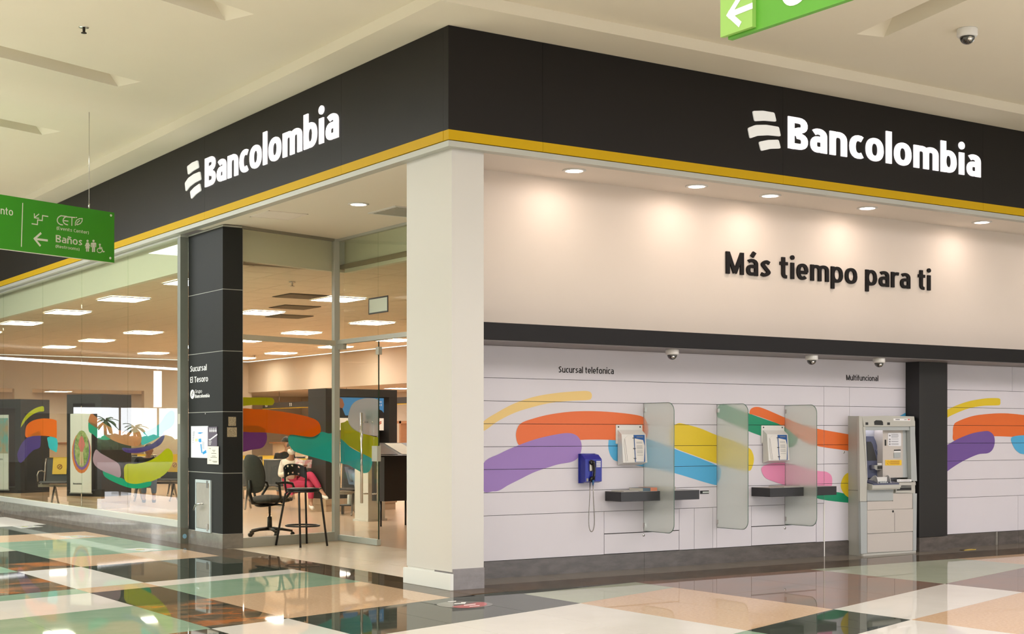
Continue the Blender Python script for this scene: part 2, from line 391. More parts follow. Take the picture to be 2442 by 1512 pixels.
    if ch in 'áí': c = W/2; L.append(([(c-.02, X+.10), (c+.12, X+.31)], False))
    if ch == 'ñ': L.append((cspl([(.10, X+.12), (.22, X+.20), (.40, X+.12), (.52, X+.20)]), False))
    return W, L
def glyph_quads(ch, w, x0=0.):
    """quads (2D) that make the strokes of a letter"""
    W, L = glyph(ch, w); out = []; vw = .84
    for P, cl in L:
        if cl == 'dot':
            out.append([(x0 + W/2 + (p[0]-W/2)*2, 1.0 + (p[1]-1.0)*2) for p in P]); continue
        N = len(P); lf, rt_ = [], []
        for i, p in enumerate(P):
            a = P[i-1] if (cl or i > 0) else p; b = P[(i+1) % N] if (cl or i < N-1) else p
            d1_ = Vector((p[0]-a[0], p[1]-a[1])); d2_ = Vector((b[0]-p[0], b[1]-p[1]))
            if d1_.length < 1e-7: d1_ = d2_
            if d2_.length < 1e-7: d2_ = d1_
            d1_.normalize(); d2_.normalize(); d = (d1_ + d2_)
            d = d.normalized() if d.length > 1e-6 else d1_
            m_ = 1 / max(.6, d.dot(d1_)); o_ = Vector((-d.y * w/2, d.x * w/2 * vw)) * m_
            lf.append((x0 + p[0] + o_.x, p[1] + o_.y)); rt_.append((x0 + p[0] - o_.x, p[1] - o_.y))
        for i in range(N if cl else N-1):
            k = (i+1) % N; out.append([lf[i], lf[k], rt_[k], rt_[i]])
    return W, out
def quads_mesh(Q, to3, n, th):
    bm = bmesh.new(); n = Vector(n) * th
    for k, q in enumerate(Q):
        a = [bm.verts.new(to3(*p)) for p in q]; b = [bm.verts.new(v.co + n * (1 + .004*(k % 40))) for v in a]; N = len(a)
        bm.faces.new(a); bm.faces.new(b[::-1])
        for i in range(N): bm.faces.new([a[i], b[i], b[(i+1) % N], a[(i+1) % N]])
    bmesh.ops.recalc_face_normals(bm, faces=bm.faces); me = bpy.data.meshes.new('letters'); bm.to_mesh(me); bm.free(); return me
def layout(s, w, gap):
    x = 0; out = []
    for ch in s:
        W, _ = glyph(ch, w); out.append((ch, x)); x += W + gap
    return out, x - gap
def string(name, s, org, ux, width, height, n, m, parent, wt=.17, uz=(0, 0, 1), gap=.12, th=.0008):
    """a line of print; org = left end of the baseline, height = capital height"""
    lay, tot = layout(s, wt, gap); Q = []
    for ch, x in lay: Q += glyph_quads(ch, wt, x)[1]
    ux, uz, org = Vector(ux), Vector(uz), Vector(org); sx = width / tot
    return link(name, quads_mesh(Q, lambda a, b: org + ux*a*sx + uz*b*height, n, th), m, parent)
def letters(s, org, ux, width, height, n, m, parent, wt=.2, depth=.012, uz=(0, 0, 1), gap=.10):
    lay, tot = layout(s, wt, gap); ux, uz, org = Vector(ux), Vector(uz), Vector(org); sx = width / tot
    for ch, x in lay:
        if ch == ' ': continue
        link('letter', quads_mesh(glyph_quads(ch, wt, x)[1], lambda a, b: org + ux*a*sx + uz*b*height, n, depth), m, parent)

# =====================================================================================  SETTING
# ---- floor
floor = struct('floor', box(-24, 24, -24, 62, -.06, -.012), M_grout)
# rooms beyond the tiles: stone outside the view, planks inside the bank
def fl(name, x0, x1, y0, y1, m): return link(name, box(x0, x1, y0, y1, -.012, 0), m, floor)
fl('stone_field', -24, -4.4, -24, 12, FL['white']); fl('stone_field', -24, -4.4, 12, 62, mat('corridor_stone', (.12, .10, .085), .45)); fl('stone_field', -4.4, 24, -24, -6.2, FL['white'])
fl('stone_field', 9.2, 24, -6.2, .66, FL['sage']); fl('stone_field', -4.4, 0, 22, 62, mat('corridor_stone', (.12, .10, .085), .45))
bands = [
 (-4.4, -2.563, [(22, 22, 'dark'), (9.5, 10.0, 'sage'), (6.1, 6.6, 'green'), (3.2, 3.67, 'slate'), (1.36, 1.86, 'green'), (1.0, 1.49, 'white'), (-.08, .43, 'green'), (-1.62, -1.11, 'slate'), (-2.6, -2.1, 'white'), (-6.2, -6.2, None)]),
 (-2.563, -1.91, [(22, 22, 'white'), (12.2, 12.4, 'peach'), (9.2, 9.4, 'sage'), (6.0, 6.2, 'dark'), (4.55, 4.72, 'slate'), (3.67, 3.85, 'white'), (1.86, 2.04, 'peach'), (1.49, 1.67, 'dark'), (.43, .59, 'slate'), (-1.11, -.915, 'white'), (-2.7, -2.5, 'slate'), (-3.9, -3.7, 'green'), (-6.2, -6.2, None)]),
 (-1.91, -.29, [(22, 22, 'sage'), (14.2, 14.6, 'dark'), (12.6, 13.0, 'white'), (10.3, 10.75, 'dark'), (8.66, 8.95, 'peach'), (7.5, 7.8, 'green'), (4.97, 5.36, 'peach'), (3.85, 4.28, 'dark'), (2.04, 2.47, 'white'), (1.67, 2.137, 'green'), (.578, 1.055, 'peach'), (-.915, -.455, 'dark'), (-2.05, -1.54, 'white'), (-3.95, -3.42, 'green'), (-4.9, -4.4, 'peach'), (-6.2, -6.2, None)]),
 (-.29, .35, [(-.455, -.32, 'dark'), (-1.54, -1.33, 'white'), (-3.42, -3.18, 'green'), (-4.4, -4.2, 'dark'), (-6.2, -6.2, None)]),
 (.35, 1.69, [(-.33, -.33, 'dark'), (-.545, -.33, 'sage'), (-1.325, -.854, 'peach'), (-3.18, -2.68, 'dark'), (-3.87, -3.41, 'white'), (-6.2, -6.2, None)]),
 (1.69, 3.84, [(-.33, -.33, 'rose'), (-2.68, -1.935, 'white'), (-3.41, -2.735, 'peach'), (-5.2, -4.5, 'green'), (-6.2, -6.2, None)]),
 (3.84, 6.0, [(-.33, -.33, 'sage'), (-1.935, -1.27, 'rose'), (-2.735, -2.1, 'sage'), (-4.2, -3.5, 'dark'), (-6.2, -6.2, None)]),
 (6.0, 9.2, [(-.33, -.33, 'peach'), (-2.2, -1.3, 'dark'), (-3.6, -2.7, 'white'), (-6.2, -6.2, None)]),
]
def tile(P, m):
    if area2(P) < .012: return
    me = prism([(x, y, -.012) for x, y in P], (0, 0, .012)); link('floor_tile', me, m, floor)
g = .0018
for xl, xr, rows in bands:
    nx = 2 if xr - xl > 1.2 else 1
    for (a0, a1, m), (b0, b1, _) in zip(rows, rows[1:]):
        h = ((a0 - b0) + (a1 - b1)) / 2
        ny = max(1, round(h / 1.25)) if h < 5 else max(1, round(h / 2.2))
        for i in range(nx):
            for j in range(ny):
                s0, s1 = i / nx, (i + 1) / nx; t0, t1 = j / ny, (j + 1) / ny
                X0, X1 = xl + (xr-xl)*s0 + g, xl + (xr-xl)*s1 - g
                def yy(s, t): return (a0*(1-t) + b0*t) * (1-s) + (a1*(1-t) + b1*t) * s
                tile([(X0, yy(s0, t1) + g), (X1, yy(s1, t1) + g), (X1, yy(s1, t0) - g), (X0, yy(s0, t0) - g)], FL[m])
# border strips that follow the shop front
ys = [-.455, -.1, 1.2, 2.5, 3.8, 5.1, 6.6, 8.2, 9.8, 11.5, 13.5, 16, 19, 22]
for a, b in zip(ys, ys[1:]):
    tile([(-.29+g, a+g), (-.045, a+g), (-.045, b-g), (-.29+g, b-g)], FL['border'])
    if a > -.2 and b < 5.2: tile([(-.04, max(a, .20)+g), (.205, max(a, .20)+g), (.205, b-g), (-.04, b-g)], FL['border'])
tile([(-.04, 5.1+g), (.14, 5.1+g), (.14, 22), (-.04, 22)], FL['border'])
xs = [-.29, .35, 1.33, 2.4, 3.6, 4.8, 6.0, 7.2, 8.4, 9.6]
for a, b in zip(xs, xs[1:]):
    tile([(max(a, -.04)+g, -.33+g), (b-g, -.33+g), (b-g, .20-g), (max(a, -.04)+g, .20-g)], FL['border'])
    tile([(max(a, .205)+g, .20+g), (b-g, .20+g), (b-g, .70), (max(a, .205)+g, .70)], FL['taupe'])
for a, b in zip([.76] + ys[2:5], ys[2:6]):
    for x in (.205, .74, 1.27): tile([(x+g, a+g), (x+.53, a+g), (x+.53, b-g), (x+g, b-g)], M_beige)
tile([(.14, 5.1+g), (1.8, 5.1+g), (1.8, 5.9), (.14, 5.5)], M_beige)
fl('bank_floor', .14, 16, 5.9, 34, M_bfloor); fl('bank_floor', 1.8, 16, 1.2, 5.9, M_bfloor)

# ---- mall ceiling with long light recesses
ZC = 4.78
ceil = link('ceiling', None, kind='structure')
slots = []
def slot(c, d, L, wd):
    d = Vector((*d, 0)).normalized(); p = Vector((-d.y, d.x, 0)); c = Vector((*c, 0)); slots.append((c, d, p, L, wd))
SD = (math.cos(R(56.2-34.8)), math.sin(R(56.2-34.8)))
SE = (math.cos(R(56.2+19.9)), math.sin(R(56.2+19.9)))
for e in ((-1.46, 1.0), (-1.46, 3.75), (-1.43, 6.52), (-1.43, 9.3), (-1.43, 12.1)):
    slot((e[0] - SD[0]*1.6, e[1] - SD[1]*1.6), SD, 1.6, .17)
for e in ((3.33, -1.55), (6.9, -2.1)):
    slot((e[0] - SE[0]*1.6, e[1] - SE[1]*1.6), SE, 1.6, .14)
bm = bmesh.new()
v = [bm.verts.new(p) for p in ((-24, -24, ZC), (24, -24, ZC), (24, -.62, ZC), (-.48, -.62, ZC), (-.48, 62, ZC), (-24, 62, ZC))]
es = [bm.edges.new((v[i-1], v[i])) for i in range(6)]
for c, d, p, L, wd in slots:
    q = [bm.verts.new((c + d*sx*L + p*sy*wd).xy.to_3d() + Vector((0, 0, ZC))) for sx, sy in ((-1,-1),(1,-1),(1,1),(-1,1))]
    es += [bm.edges.new((q[i-1], q[i])) for i in range(4)]
bmesh.ops.triangle_fill(bm, edges=es, use_beauty=True)
link('plaster_field', tomesh(bm), M_ceil, ceil)
for c, d, p, L, wd in slots:
    bm = bmesh.new(); H = .20; e = .22
    lo = [bm.verts.new(c + d*sx*L + p*sy*wd + Vector((0, 0, ZC))) for sx, sy in ((-1,-1),(1,-1),(1,1),(-1,1))]
    hi = [bm.verts.new(c + d*sx*(L-e) + p*sy*(wd*.86) + Vector((0, 0, ZC + H))) for sx, sy in ((-1,-1),(1,-1),(1,1),(-1,1))]
    bm.faces.new(hi)
    for i in range(4): bm.faces.new([lo[i-1], lo[i], hi[i], hi[i-1]])
    link('light_recess', tomesh(bm), M_ceil, ceil)
# dropped soffit that runs round above the shop front, rounded outer arris
def soff(pl, m, z0, z1):
    return prism([(x, y, z0) for x, y in pl], (0, 0, z1 - z0))
link('dropped_soffit', soff([(-.48, -.62), (24, -.62), (24, .2), (.2, .2), (.2, 62), (-.48, 62)], None, 4.682, ZC + .1), M_ceil, ceil)
link('roof_slab', box(-24, 24, -24, 62, 5.05, 5.2), M_ceil, ceil)

# ---- fascia: charcoal panels, yellow band, aluminium lip
fas = link('wall_fascia', None, kind='structure')
ZB, ZY, ZT = 3.821, 3.738, 4.68
sx_ = [-.08, .87, 3.724, 6.724, 9.7, 12.7]
for a, b in zip(sx_, sx_[1:]):
    link('fascia_panel', box(a + (.001 if a > 0 else 0), b-.0012, -.08, .0, ZB, ZT), M_black, fas)
    link('yellow_strip', box(a + (.001 if a > 0 else 0), b-.0015, -.083, .0, ZY, ZB-.001), M_yel, fas)
sy_ = [0, 1.852, 5.237, 8.6, 12.0, 15.4, 18.8, 24]
for a, b in zip(sy_, sy_[1:]):
    link('fascia_panel', box(-.08, .0, a+.001, b-.0012, ZB, ZT), M_black, fas)
    link('yellow_strip', box(-.083, .0, a+.001, b-.0015, ZY, ZB-.001), M_yel, fas)
link('aluminium_lip', boxes([(-.075, 12.7, -.075, .02, 3.685, 3.732), (-.075, .02, .02, 24, 3.685, 3.732)]), M_alup, fas)
link('fascia_core', boxes([(0, 12.7, 0, .15, 3.735, 4.68), (0, .15, .15, 24, 3.735, 4.68)]), M_black, fas)
# soffit board behind the lip, over the recessed entrance and the cash-machine wall
so = link('ceiling_soffit', None, kind='structure')
link('soffit_board', box(.02, 12.7, .02, .72, 3.69, 3.72), M_soffit, so)
link('soffit_board', box(.02, 2.2, .72, 5.75, 3.69, 3.72), mat('entrance_soffit', (.86, .79, .67), .8), so)
q = [onZ(u, vv, 3.69) for u, vv in ((607, 513), (650, 500), (724, 513), (680, 527))]
hx0, hx1, hy0, hy1 = .13, .59, 3.95, 4.45
link('access_hatch', boxes([(hx0, hx1, hy0, hy0+.012, 3.684, 3.69), (hx0, hx1, hy1-.012, hy1, 3.684, 3.69), (hx0, hx0+.012, hy0, hy1, 3.684, 3.69), (hx1-.012, hx1, hy0, hy1, 3.684, 3.69), (hx0+.015, hx1-.015, hy0+.015, hy1-.015, 3.686, 3.69)]), M_soffit, so)

# ---- right wall: upper wall, beam, panelled wall with skirting
up = struct('wall_right_upper', box(.30, 12.7, .68, .76, 2.11, 3.70), M_upper)
bmo = struct('trim_1', box(.30, 12.7, .10, .68, 2.112, 2.262, .004), M_beam)
link('beam_underside_board', box(.31, 12.7, .115, .678, 2.105, 2.112), M_beamu, bmo)
wr = link('wall_right', None, kind='structure')
link('backing_board', box(.30, 12.7, .672, .74, 0, 2.11), M_gap, wr)
PY0 = .655
panels = []
def panel(x0, x1, z0, z1, m=M_panel, name='wall_panel'):
    gg = .0022
    if name == 'access_door': gg = .0045
    link(name, box(x0+gg, x1-gg, PY0, .673, z0+gg, z1-gg), m, wr); panels.append((x0+gg, x1-gg, z0+gg, z1-gg))
rows = [1.603, 1.396, 1.189, .983, .773]
xv = [.32, 2.582, 3.528, 4.473, 5.048, 5.438]
panel(.32, 6.36, 1.812, 2.105)                                    # header board
panel(.32, 5.048, 1.603, 1.812); panel(5.048, 5.438, 1.603, 1.812); panel(5.438, 6.37, 1.603, 1.812)
for z1, z0 in zip(rows, rows[1:]):
    for a, b in zip(xv, xv[1:]): panel(a, b, z0, z1)
    if z0 > .9: panel(5.438, 6.37, z0, z1)
for a, b in zip(xv, xv[1:4]): panel(a, b, .566, .773)
panel(4.473, 5.048, .566, .773); panel(5.048, 5.438, .155, .773)
panel(.32, 2.10, .155, .566); panel(2.10, 2.582, .353, .566); panel(2.582, 3.034, .353, .566)
panel(2.10, 3.034, .155, .351, name='access_door')
panel(3.034, 3.23, .155, .566); panel(3.23, 3.474, .155, .566); panel(3.474, 3.528, .155, .566); panel(3.528, 4.0, .155, .566)
panel(4.0, 4.473, .355, .566); panel(4.473, 4.935, .355, .566); panel(4.0, 4.935, .155, .353, name='access_door')
panel(4.935, 5.048, .155, .566)
R2 = [2.105, 1.812, 1.609, 1.404, 1.199, .995, .777, .572]
for z1, z0 in zip(R2, R2[1:]):
    xe = [6.80, 9.9, 12.7] if z1 != 2.105 else [6.80, 8.20, 12.7]
    for a, b in zip(xe, xe[1:]): panel(a, b, z0, z1)
panel(6.80, 6.925, .155, .572); panel(6.925, 8.31, .155, .572); panel(8.31, 12.7, .155, .572)
link('white_post_strip', box(5.040, 5.056, .648, .656, .0, .56), M_white, wr)
for a, b in ((.32, 2.582), (2.582, 5.04), (5.056, 5.44), (6.80, 7.88), (7.93, 8.31), (8.31, 12.7)):
    link('granite_skirting', box(a+.001, b-.001, .645, .673, .0, .153), M_granite, wr)
lab(link('granite_skirting_joint', box(7.885, 7.925, .646, .673, .0, .153), M_granitel, wr), 'pale joint strip in the dark skirting')
for x, z in ((2.582, .322), (4.473, .322), (5.35, 1.108)):
    lk = link('panel_lock', lathe([(.0, 0), (.013, 0), (.013, .004), (.0, .004)], seg=12), M_chrome, wr)
    lk.matrix_basis = Matrix.Translation((x, PY0, z)) @ Matrix.Rotation(R(90), 4, 'X')
for x0, x1, z0, z1 in ((3.305, 3.42, .705, .738), (6.81, 6.87, .70, .73)):
    link('keyhole_slot', boxes([(x0, x1, PY0-.003, PY0, z0, z1)]), M_blackp, wr)
    link('slot_pull', box(x0+.03, x1, PY0-.006, PY0-.003, z0+.008, z1-.010), M_steel, wr)

# painted mural on the panels
MC = {'gold': mat('mural_gold', (.80, .55, .12), .45), 'goldy': mat('mural_pale_gold', (.84, .60, .22), .45), 'orange': mat('mural_orange', (.80, .16, .035), .45),
      'purple': mat('mural_purple', (.33, .20, .52), .45), 'purple2': mat('mural_deep_purple', (.16, .08, .32), .45), 'blue': mat('mural_blue', (.08, .42, .72), .45),
      'yellow': mat('mural_yellow', (.76, .56, .015), .45), 'green': mat('mural_green', (.0, .27, .13), .45), 'pink': mat('mural_pink', (.80, .27, .46), .45),
      'orange2': mat('mural_vermilion', (.78, .15, .02), .45)}
def cr(k, ox, oy): return lambda P: [(ox + x / k, oy + y / k) for x, y in P]
c1, c2, c3 = cr(2.5207, 1140, 800), cr(2.8, 1580, 800), cr(2.8008, 1960, 800)
mural = [
 ('pale gold stripe', 'goldy', c1([(30,520),(120,460),(220,408),(340,368),(470,346),(600,335),(662,335),(682,350),(682,374),(662,388),(560,393),(440,405),(330,430),(220,465),(120,515),(30,575)])),
 ('blue stripe behind the first brochure holder', 'blue', c1([(783,650),(800,610),(900,600),(1050,630),(1180,682),(1433,780),(1460,830),(1440,890),(1400,893),(1172,825),(1000,790),(838,757),(805,735),(788,700)])),
 ('orange stripe', 'orange', c1([(228,610),(235,560),(262,525),(330,500),(430,475),(560,458),(690,455),(830,463),(960,480),(1005,502),(1022,550),(1018,605),(985,642),(940,640),(830,630),(740,626),(620,628),(480,645),(330,668),(250,662)])),
 ('purple stripe', 'purple', c1([(30,772),(130,710),(230,665),(350,622),(470,595),(545,587),(592,602),(618,640),(620,690),(600,735),(560,760),(480,775),(400,800),(330,825),(250,865),(180,900),(130,930),(90,937),(30,930)])),
 ('yellow stripe', 'yellow', c2([(55,680),(60,620),(100,588),(140,590),(250,620),(360,665),(480,705),(575,750),(602,785),(610,830),(600,875),(575,905),(480,890),(360,855),(200,797),(75,745)])),
 ('green stripe', 'green', c2([(362,510),(375,472),(405,457),(450,470),(575,520),(700,565),(820,605),(880,640),(905,690),(875,740),(820,740),(665,674),(575,640),(400,560),(370,545)])),
 ('vermilion stripe', 'orange2', c2([(580,525),(588,492),(625,477),(680,490),(815,548),(930,595),(1043,625),(1240,660),(1330,680),(1330,790),(1240,770),(1043,740),(930,700),(815,612),(700,562),(600,528)])),
 ('pink stripe', 'pink', c2([(660,905),(668,875),(720,855),(812,850),(940,880),(1040,905),(1090,910),(1125,935),(1132,975),(1120,1010),(1040,1030),(900,1020),(812,998),(740,975),(685,950)])),
 ('emerald stripe', 'green', c2([(1000,1065),(1100,1048),(1180,1048),(1300,1085),(1300,1118),(1150,1108),(1040,1090)])),
 ('yellow disc', 'yellow', c2([(1250,916),(1213,935),(1190,990),(1198,1035),(1235,1078),(1300,1090),(1320,1000),(1300,930)])),
 ('sky blue stripe above the cash machine', 'blue', c3([(470,575),(520,538),(575,510),(640,500),(640,600),(520,620)])),
 ('golden stripe right of the post', 'yellow', c3([(720,590),(800,520),(880,475),(980,440),(1080,422),(1150,418),(1187,422),(1192,440),(1190,460),(1173,467),(1080,470),(990,485),(900,518),(820,560),(720,640)])),
 ('orange stripe right of the post', 'orange2', c3([(875,650),(880,600),(905,575),(1000,540),(1100,525),(1220,520),(1350,532),(1500,560),(1600,600),(1600,690),(1500,700),(1350,682),(1150,673),(1040,680),(890,705)])),
 ('sky blue stripe right of the post', 'blue', c3([(1262,690),(1300,670),(1400,670),(1560,700),(1600,760),(1500,800),(1350,793),(1310,780),(1280,745)])),
 ('deep purple stripe right of the post', 'purple2', c3([(720,815),(800,755),(900,695),(1000,655),(1080,640),(1118,642),(1147,670),(1153,715),(1140,760),(1108,786),(1040,795),(940,840),(860,890),(800,935),(770,942),(720,930)])),
]
for k, (nm, c, P) in enumerate(mural):
    W2 = []
    for u, vv in P:
        q = onY(u, vv, PY0); W2.append((q.x, q.z))
    SP = smooth_poly(W2, 5); pcs = []
    for (x0, x1, z0, z1) in panels:
        pcs += clip_tris(SP, x0, x1, z0, z1)
    dy = PY0 - .0004 - .0008 * (k % 4 if k < 11 else k - 11)
    lab(link('painted_stripe', flat(pcs, lambda x, z: (x, dy, z), (0, -1, 0), .0003), MC[c], wr), nm)

string('wall_lettering', 'Sucursal telefonica', (1.566, PY0-.002, 1.877), (1, 0, 0), .648, .058, (0, -1, 0), M_ink, wr, .155)
string('wall_lettering', 'Multifuncional', (5.387, PY0-.002, 1.885), (1, 0, 0), .50, .058, (0, -1, 0), M_ink, wr, .155)
# black post beside the cash machine
pst = thing('post', 'square black post standing between the two panelled wall sections', 'post', (6.45, .6, 0))
link('shaft', box(6.33, 6.80, .46, .654, .16, 2.105, .003), mat('post_black', (.012, .011, .011), .4), pst)
link('granite_foot', box(6.325, 6.80, .455, .644, 0, .158), M_granite, pst)
# end wall beyond the frame
struct('wall_end', box(12.7, 12.9, .1, .8, 0, 4.68), M_white)

# ---- corner pillar
pil = thing('pillar', 'square white corner pillar under the yellow band', 'pillar', (.16, .4, 0))
M_colL = mat('pillar_paint', (.68, .665, .635), .6)
link('shaft', box(.004, .32, .004, .762, .15, 3.70), M_colL, pil)
lab(link('plinth_board', box(-.02, .012, -.012, .785, 0, .135, .003), M_plinth, pil), 'white painted plinth board')
lab(link('granite_skirting', box(.012, .322, -.004, .30, 0, .175), mat('scuffed_granite', (.20, .185, .19), .3, noise=(9, (.30, .275, .285), .25, (1, 1, 1.6))), pil), 'grey granite skirting')
link('core', box(.012, .318, .30, .76, 0, .15), M_white, pil)

# ---- dark pillar with the branch name
dk = thing('pillar', 'charcoal clad pillar with the branch name and a steel box', 'pillar', (.2, 5.7, 0))
zs = [.165, .858, 1.559, 2.25, 2.951, 3.665]
for a, b in zip(zs, zs[1:]):
    link('cladding_panel', box(.10, .34, 5.145, 6.20, a+.004, b-.004), M_char, dk)
link('core', box(.104, .336, 5.149, 6.196, .0, 3.68), M_alup, dk)
link('granite_foot', boxes([(.095, .345, 5.14, 6.205, 0, .163)]), M_granitel, dk)
string('lettering', 'Sucursal', (.099, 6.138, 2.046), (0, -1, 0), .515, .068, (-1, 0, 0), M_wprint, dk, .17)
string('lettering', 'El Tesoro', (.099, 6.138, 1.915), (0, -1, 0), .555, .068, (-1, 0, 0), M_wprint, dk, .17)
string('lettering', 'Grupo', (.099, 5.985, 1.788), (0, -1, 0), .215, .040, (-1, 0, 0), M_wprint, dk, .11)
string('lettering', 'Bancolombia', (.099, 5.985, 1.731), (0, -1, 0), .45, .040, (-1, 0, 0), M_wprint, dk, .21)
cir = [(6.07 + .068*math.cos(a), 1.777 + .055*math.sin(a)) for a in [i*math.pi/12 for i in range(24)]]
link('round_emblem', flat([cir], lambda y, z: (.099, y, z), (-1, 0, 0)), M_wprint, dk)
em = []
for z, a, b in ((1.797, -.012, .036), (1.777, -.036, .034), (1.757, -.034, .014)):
    em.append([(6.07 - a, z-.006), (6.07 - b, z+.006), (6.07 - b, z+.014), (6.07 - a, z+.002)])
link('emblem_bars', flat(em, lambda y, z: (.098, y, z), (-1, 0, 0)), M_char, dk)
link('screw', lathe([(0, 0), (.008, 0), (.008, .006), (0, .006)], (0, 0, 0), 10), M_chrome, dk).matrix_basis = Matrix.Translation((.10, 5.66, 1.54)) @ Matrix.Rotation(R(-90), 4, 'Y')
# plain cream stickers on the side
for (x0, x1, z0, z1, l) in ((.167, .259, 1.396, 1.50, 'small cream sticker on the near side of the charcoal pillar, upper of two'), (.152, .269, 1.271, 1.381, 'square cream sticker on the near side of the charcoal pillar, lower of two')):
    tag(link('sticker', box(x0, x1, 5.1425, 5.145, z0, z1), mat('cream_sticker', (.50, .42, .28), .6, noise=(90, (.25, .2, .13), .1))), l, 'sticker')

# steel box on dark pillar
cb = thing('utility_box', 'narrow brushed steel box with a lever lock low on the charcoal pillar', 'utility box', (.10, 5.7, .16))
link('frame', boxes([(.082, .10, 5.472, 5.50, .163, .77), (.082, .10, 5.91, 5.938, .163, .77), (.082, .10, 5.50, 5.91, .735, .77), (.082, .10, 5.50, 5.91, .163, .198)]), mat('galvanised_frame', (.55, .63, .64), .4, metal=.2), cb)
dr = link('door', box(.086, .10, 5.503, 5.907, .201, .732, .002), mat('worn_steel', (.56, .53, .47), .38, metal=.55, noise=(4, (.45, .43, .38), .2)), cb)
link('hinge', box(.074, .086, 5.535, 5.575, .68, .765), M_steel, cb); link('hinge', box(.074, .086, 5.535, 5.575, .18, .262), M_steel, cb)
link('lever', tube([(.086, 5.70, .49), (.04, 5.70, .49), (.035, 5.72, .487), (.030, 5.80, .475), (.028, 5.845, .415)], .011), M_chrome, dr)

# wall directory
mp = thing('directory_board', 'white mall floor plan board with blue map on the charcoal pillar', 'notice board', (.1, 5.7, 1.2))
DX = .092
link('board', box(DX, .10, 5.573, 6.098, 1.025, 1.398, .002), mat('board_white', (.78, .80, .86), .3), mp)
lab(link('side_panel', box(DX-.001, .10, 5.296, 5.573, 1.10, 1.388, .002), mat('board_aubergine', (.12, .10, .14), .4), mp), 'aubergine side panel with pictograms')
bp6 = cr(6.05, 430, 850)
def onD(P, x): return [(lambda q: (q.y, q.z))(onX(u, vv, x)) for u, vv in bp6(P)]
M_mapb = mat('map_blue', (.02, .33, .72), .4)
pl = [onD(P, DX) for P in ([(290,1265),(305,1265),(318,1385),(305,1398)], [(318,1385),(370,1350),(378,1390),(330,1415)], [(265,1190),(300,1185),(305,1235),(285,1240),(265,1230)], [(245,1105),(280,1095),(335,1098),(285,1118)])]
link('map_print', flat(pl, lambda y, z: (DX-.0005, y, z), (-1, 0, 0)), M_mapb, mp)
pl = [onD([(318+8*(i % 2)*2, 1230+i*9), (328+16*(i % 2), 1226+i*9), (329+16*(i % 2), 1231+i*9), (319+16*(i % 2), 1235+i*9)], DX) for i in range(12)] + [onD([(180,1092+i*24),(212-i*4,1090+i*24),(212-i*4,1096+i*24),(180,1098+i*24)], DX) for i in range(7)]
link('map_labels', flat(pl, lambda y, z: (DX-.0005, y, z), (-1, 0, 0)), mat('map_grey', (.12, .13, .16), .5), mp)
link('map_yellow', flat([onD([(215,1190),(250,1185),(252,1222),(218,1228)], DX)], lambda y, z: (DX-.0005, y, z), (-1, 0, 0)), mat('map_cream', (.75, .68, .35), .5), mp)
pl = [onD([(412,1190),(428,1195),(535,1115),(537,1135),(432,1212),(412,1205)], DX)]
for cx_ in (430, 458, 486, 514):
    pl.append(onD([(cx_ + 5*math.cos(a), 1040 + 8*math.sin(a)) for a in [i*math.pi/5 for i in range(10)]], DX))
    pl.append(onD([(cx_-7, 1052), (cx_+7, 1052), (cx_+10, 1078), (cx_+4, 1092), (cx_-4, 1092), (cx_-9, 1078)], DX))
for i in range(4): pl.append(onD([(412, 1222+i*16), (455-i*4, 1219+i*16), (455-i*4, 1225+i*16), (412, 1228+i*16)], DX))
link('pictograms', flat(pl, lambda y, z: (DX-.0015, y, z), (-1, 0, 0)), M_wprint, mp)
nt_ = thing('notice_sheet', 'cream typed notice taped over the corner of the floor plan board', 'notice', (.09, 5.4, 1.05))
link('sheet', box(.086, .0885, 5.234, 5.573, .957, 1.163), mat('paper', (.78, .75, .66), .7), nt_)
link('typed_lines', flat([[(5.52-w0, z), (5.52-w1, z), (5.52-w1, z+.004), (5.52-w0, z+.004)] for z, w0, w1 in ((1.135, 0, .06), (1.115, .1, .19), (1.10, .13, .17), (1.08, .07, .22), (1.05, .09, .2), (1.035, .05, .24), (1.0, 0, .07), (.99, .1, .25), (.98, .13, .24))], lambda y, z: (.0855, y, z), (-1, 0, 0)), M_ink, nt_)

# ---- left shop window: sill, frame, panes, vinyl shapes
w1 = link('window_1', None, kind='structure')
sill = [(6.2, 7.2), (7.2, 9.9), (9.9, 13.2), (13.2, 17), (17, 24)]
for a, b in sill: link('granite_sill', box(.0, .24, a+.001, b-.001, 0, .185), M_granitel, w1)
lab(link('granite_return', box(-.003, .10, 6.19, 6.29, 0, .18), mat('return_granite', (.16, .155, .12), .3), w1), 'dark end of the granite sill')
link('sill_rail', box(.02, .10, 6.29, 24, .185, .262, .003), M_alup, w1)
link('head_rail', box(.00, .10, 6.20, 24, 3.655, 3.69), M_alup, w1)
link('end_post', box(.0, .10, 6.205, 6.30, .185, 3.66, .003), mat('post_aluminium', (.20, .21, .18), .4), w1)
ym = [6.30, 8.221, 10.188, 12.138, 14.45, 17, 20, 23]
for a, b in zip(ym, ym[1:]): link('glass_pane', box(.045, .057, a+.004, b-.004, .25, 3.66), M_glass, w1)
def decal(nm, col, P, plane, k=.25, t=.0008, n=(1, 0, 0), off=None, parent=None, name='window_decal', sm=4):
    key = 'film_%s_%s' % (nm.replace(' ', '_'), str(k))
    mm = MATS.get(key) or film(key, col, k)
    pts = [plane(u, vv) for u, vv in P]
    return pts, mm
CD = {'lime': (.68, .68, .03), 'orange': (.92, .30, .03), 'violet': (.20, .12, .42), 'cyan': (.12, .70, .78), 'teal': (.10, .60, .45), 'peach': (.80, .45, .25), 'lilac': (.55, .42, .62), 'mauve': (.62, .46, .56), 'emerald': (.0, .52, .32), 'plum': (.38, .13, .50), 'aqua': (.12, .68, .66), 'white': (.80, .80, .86)}
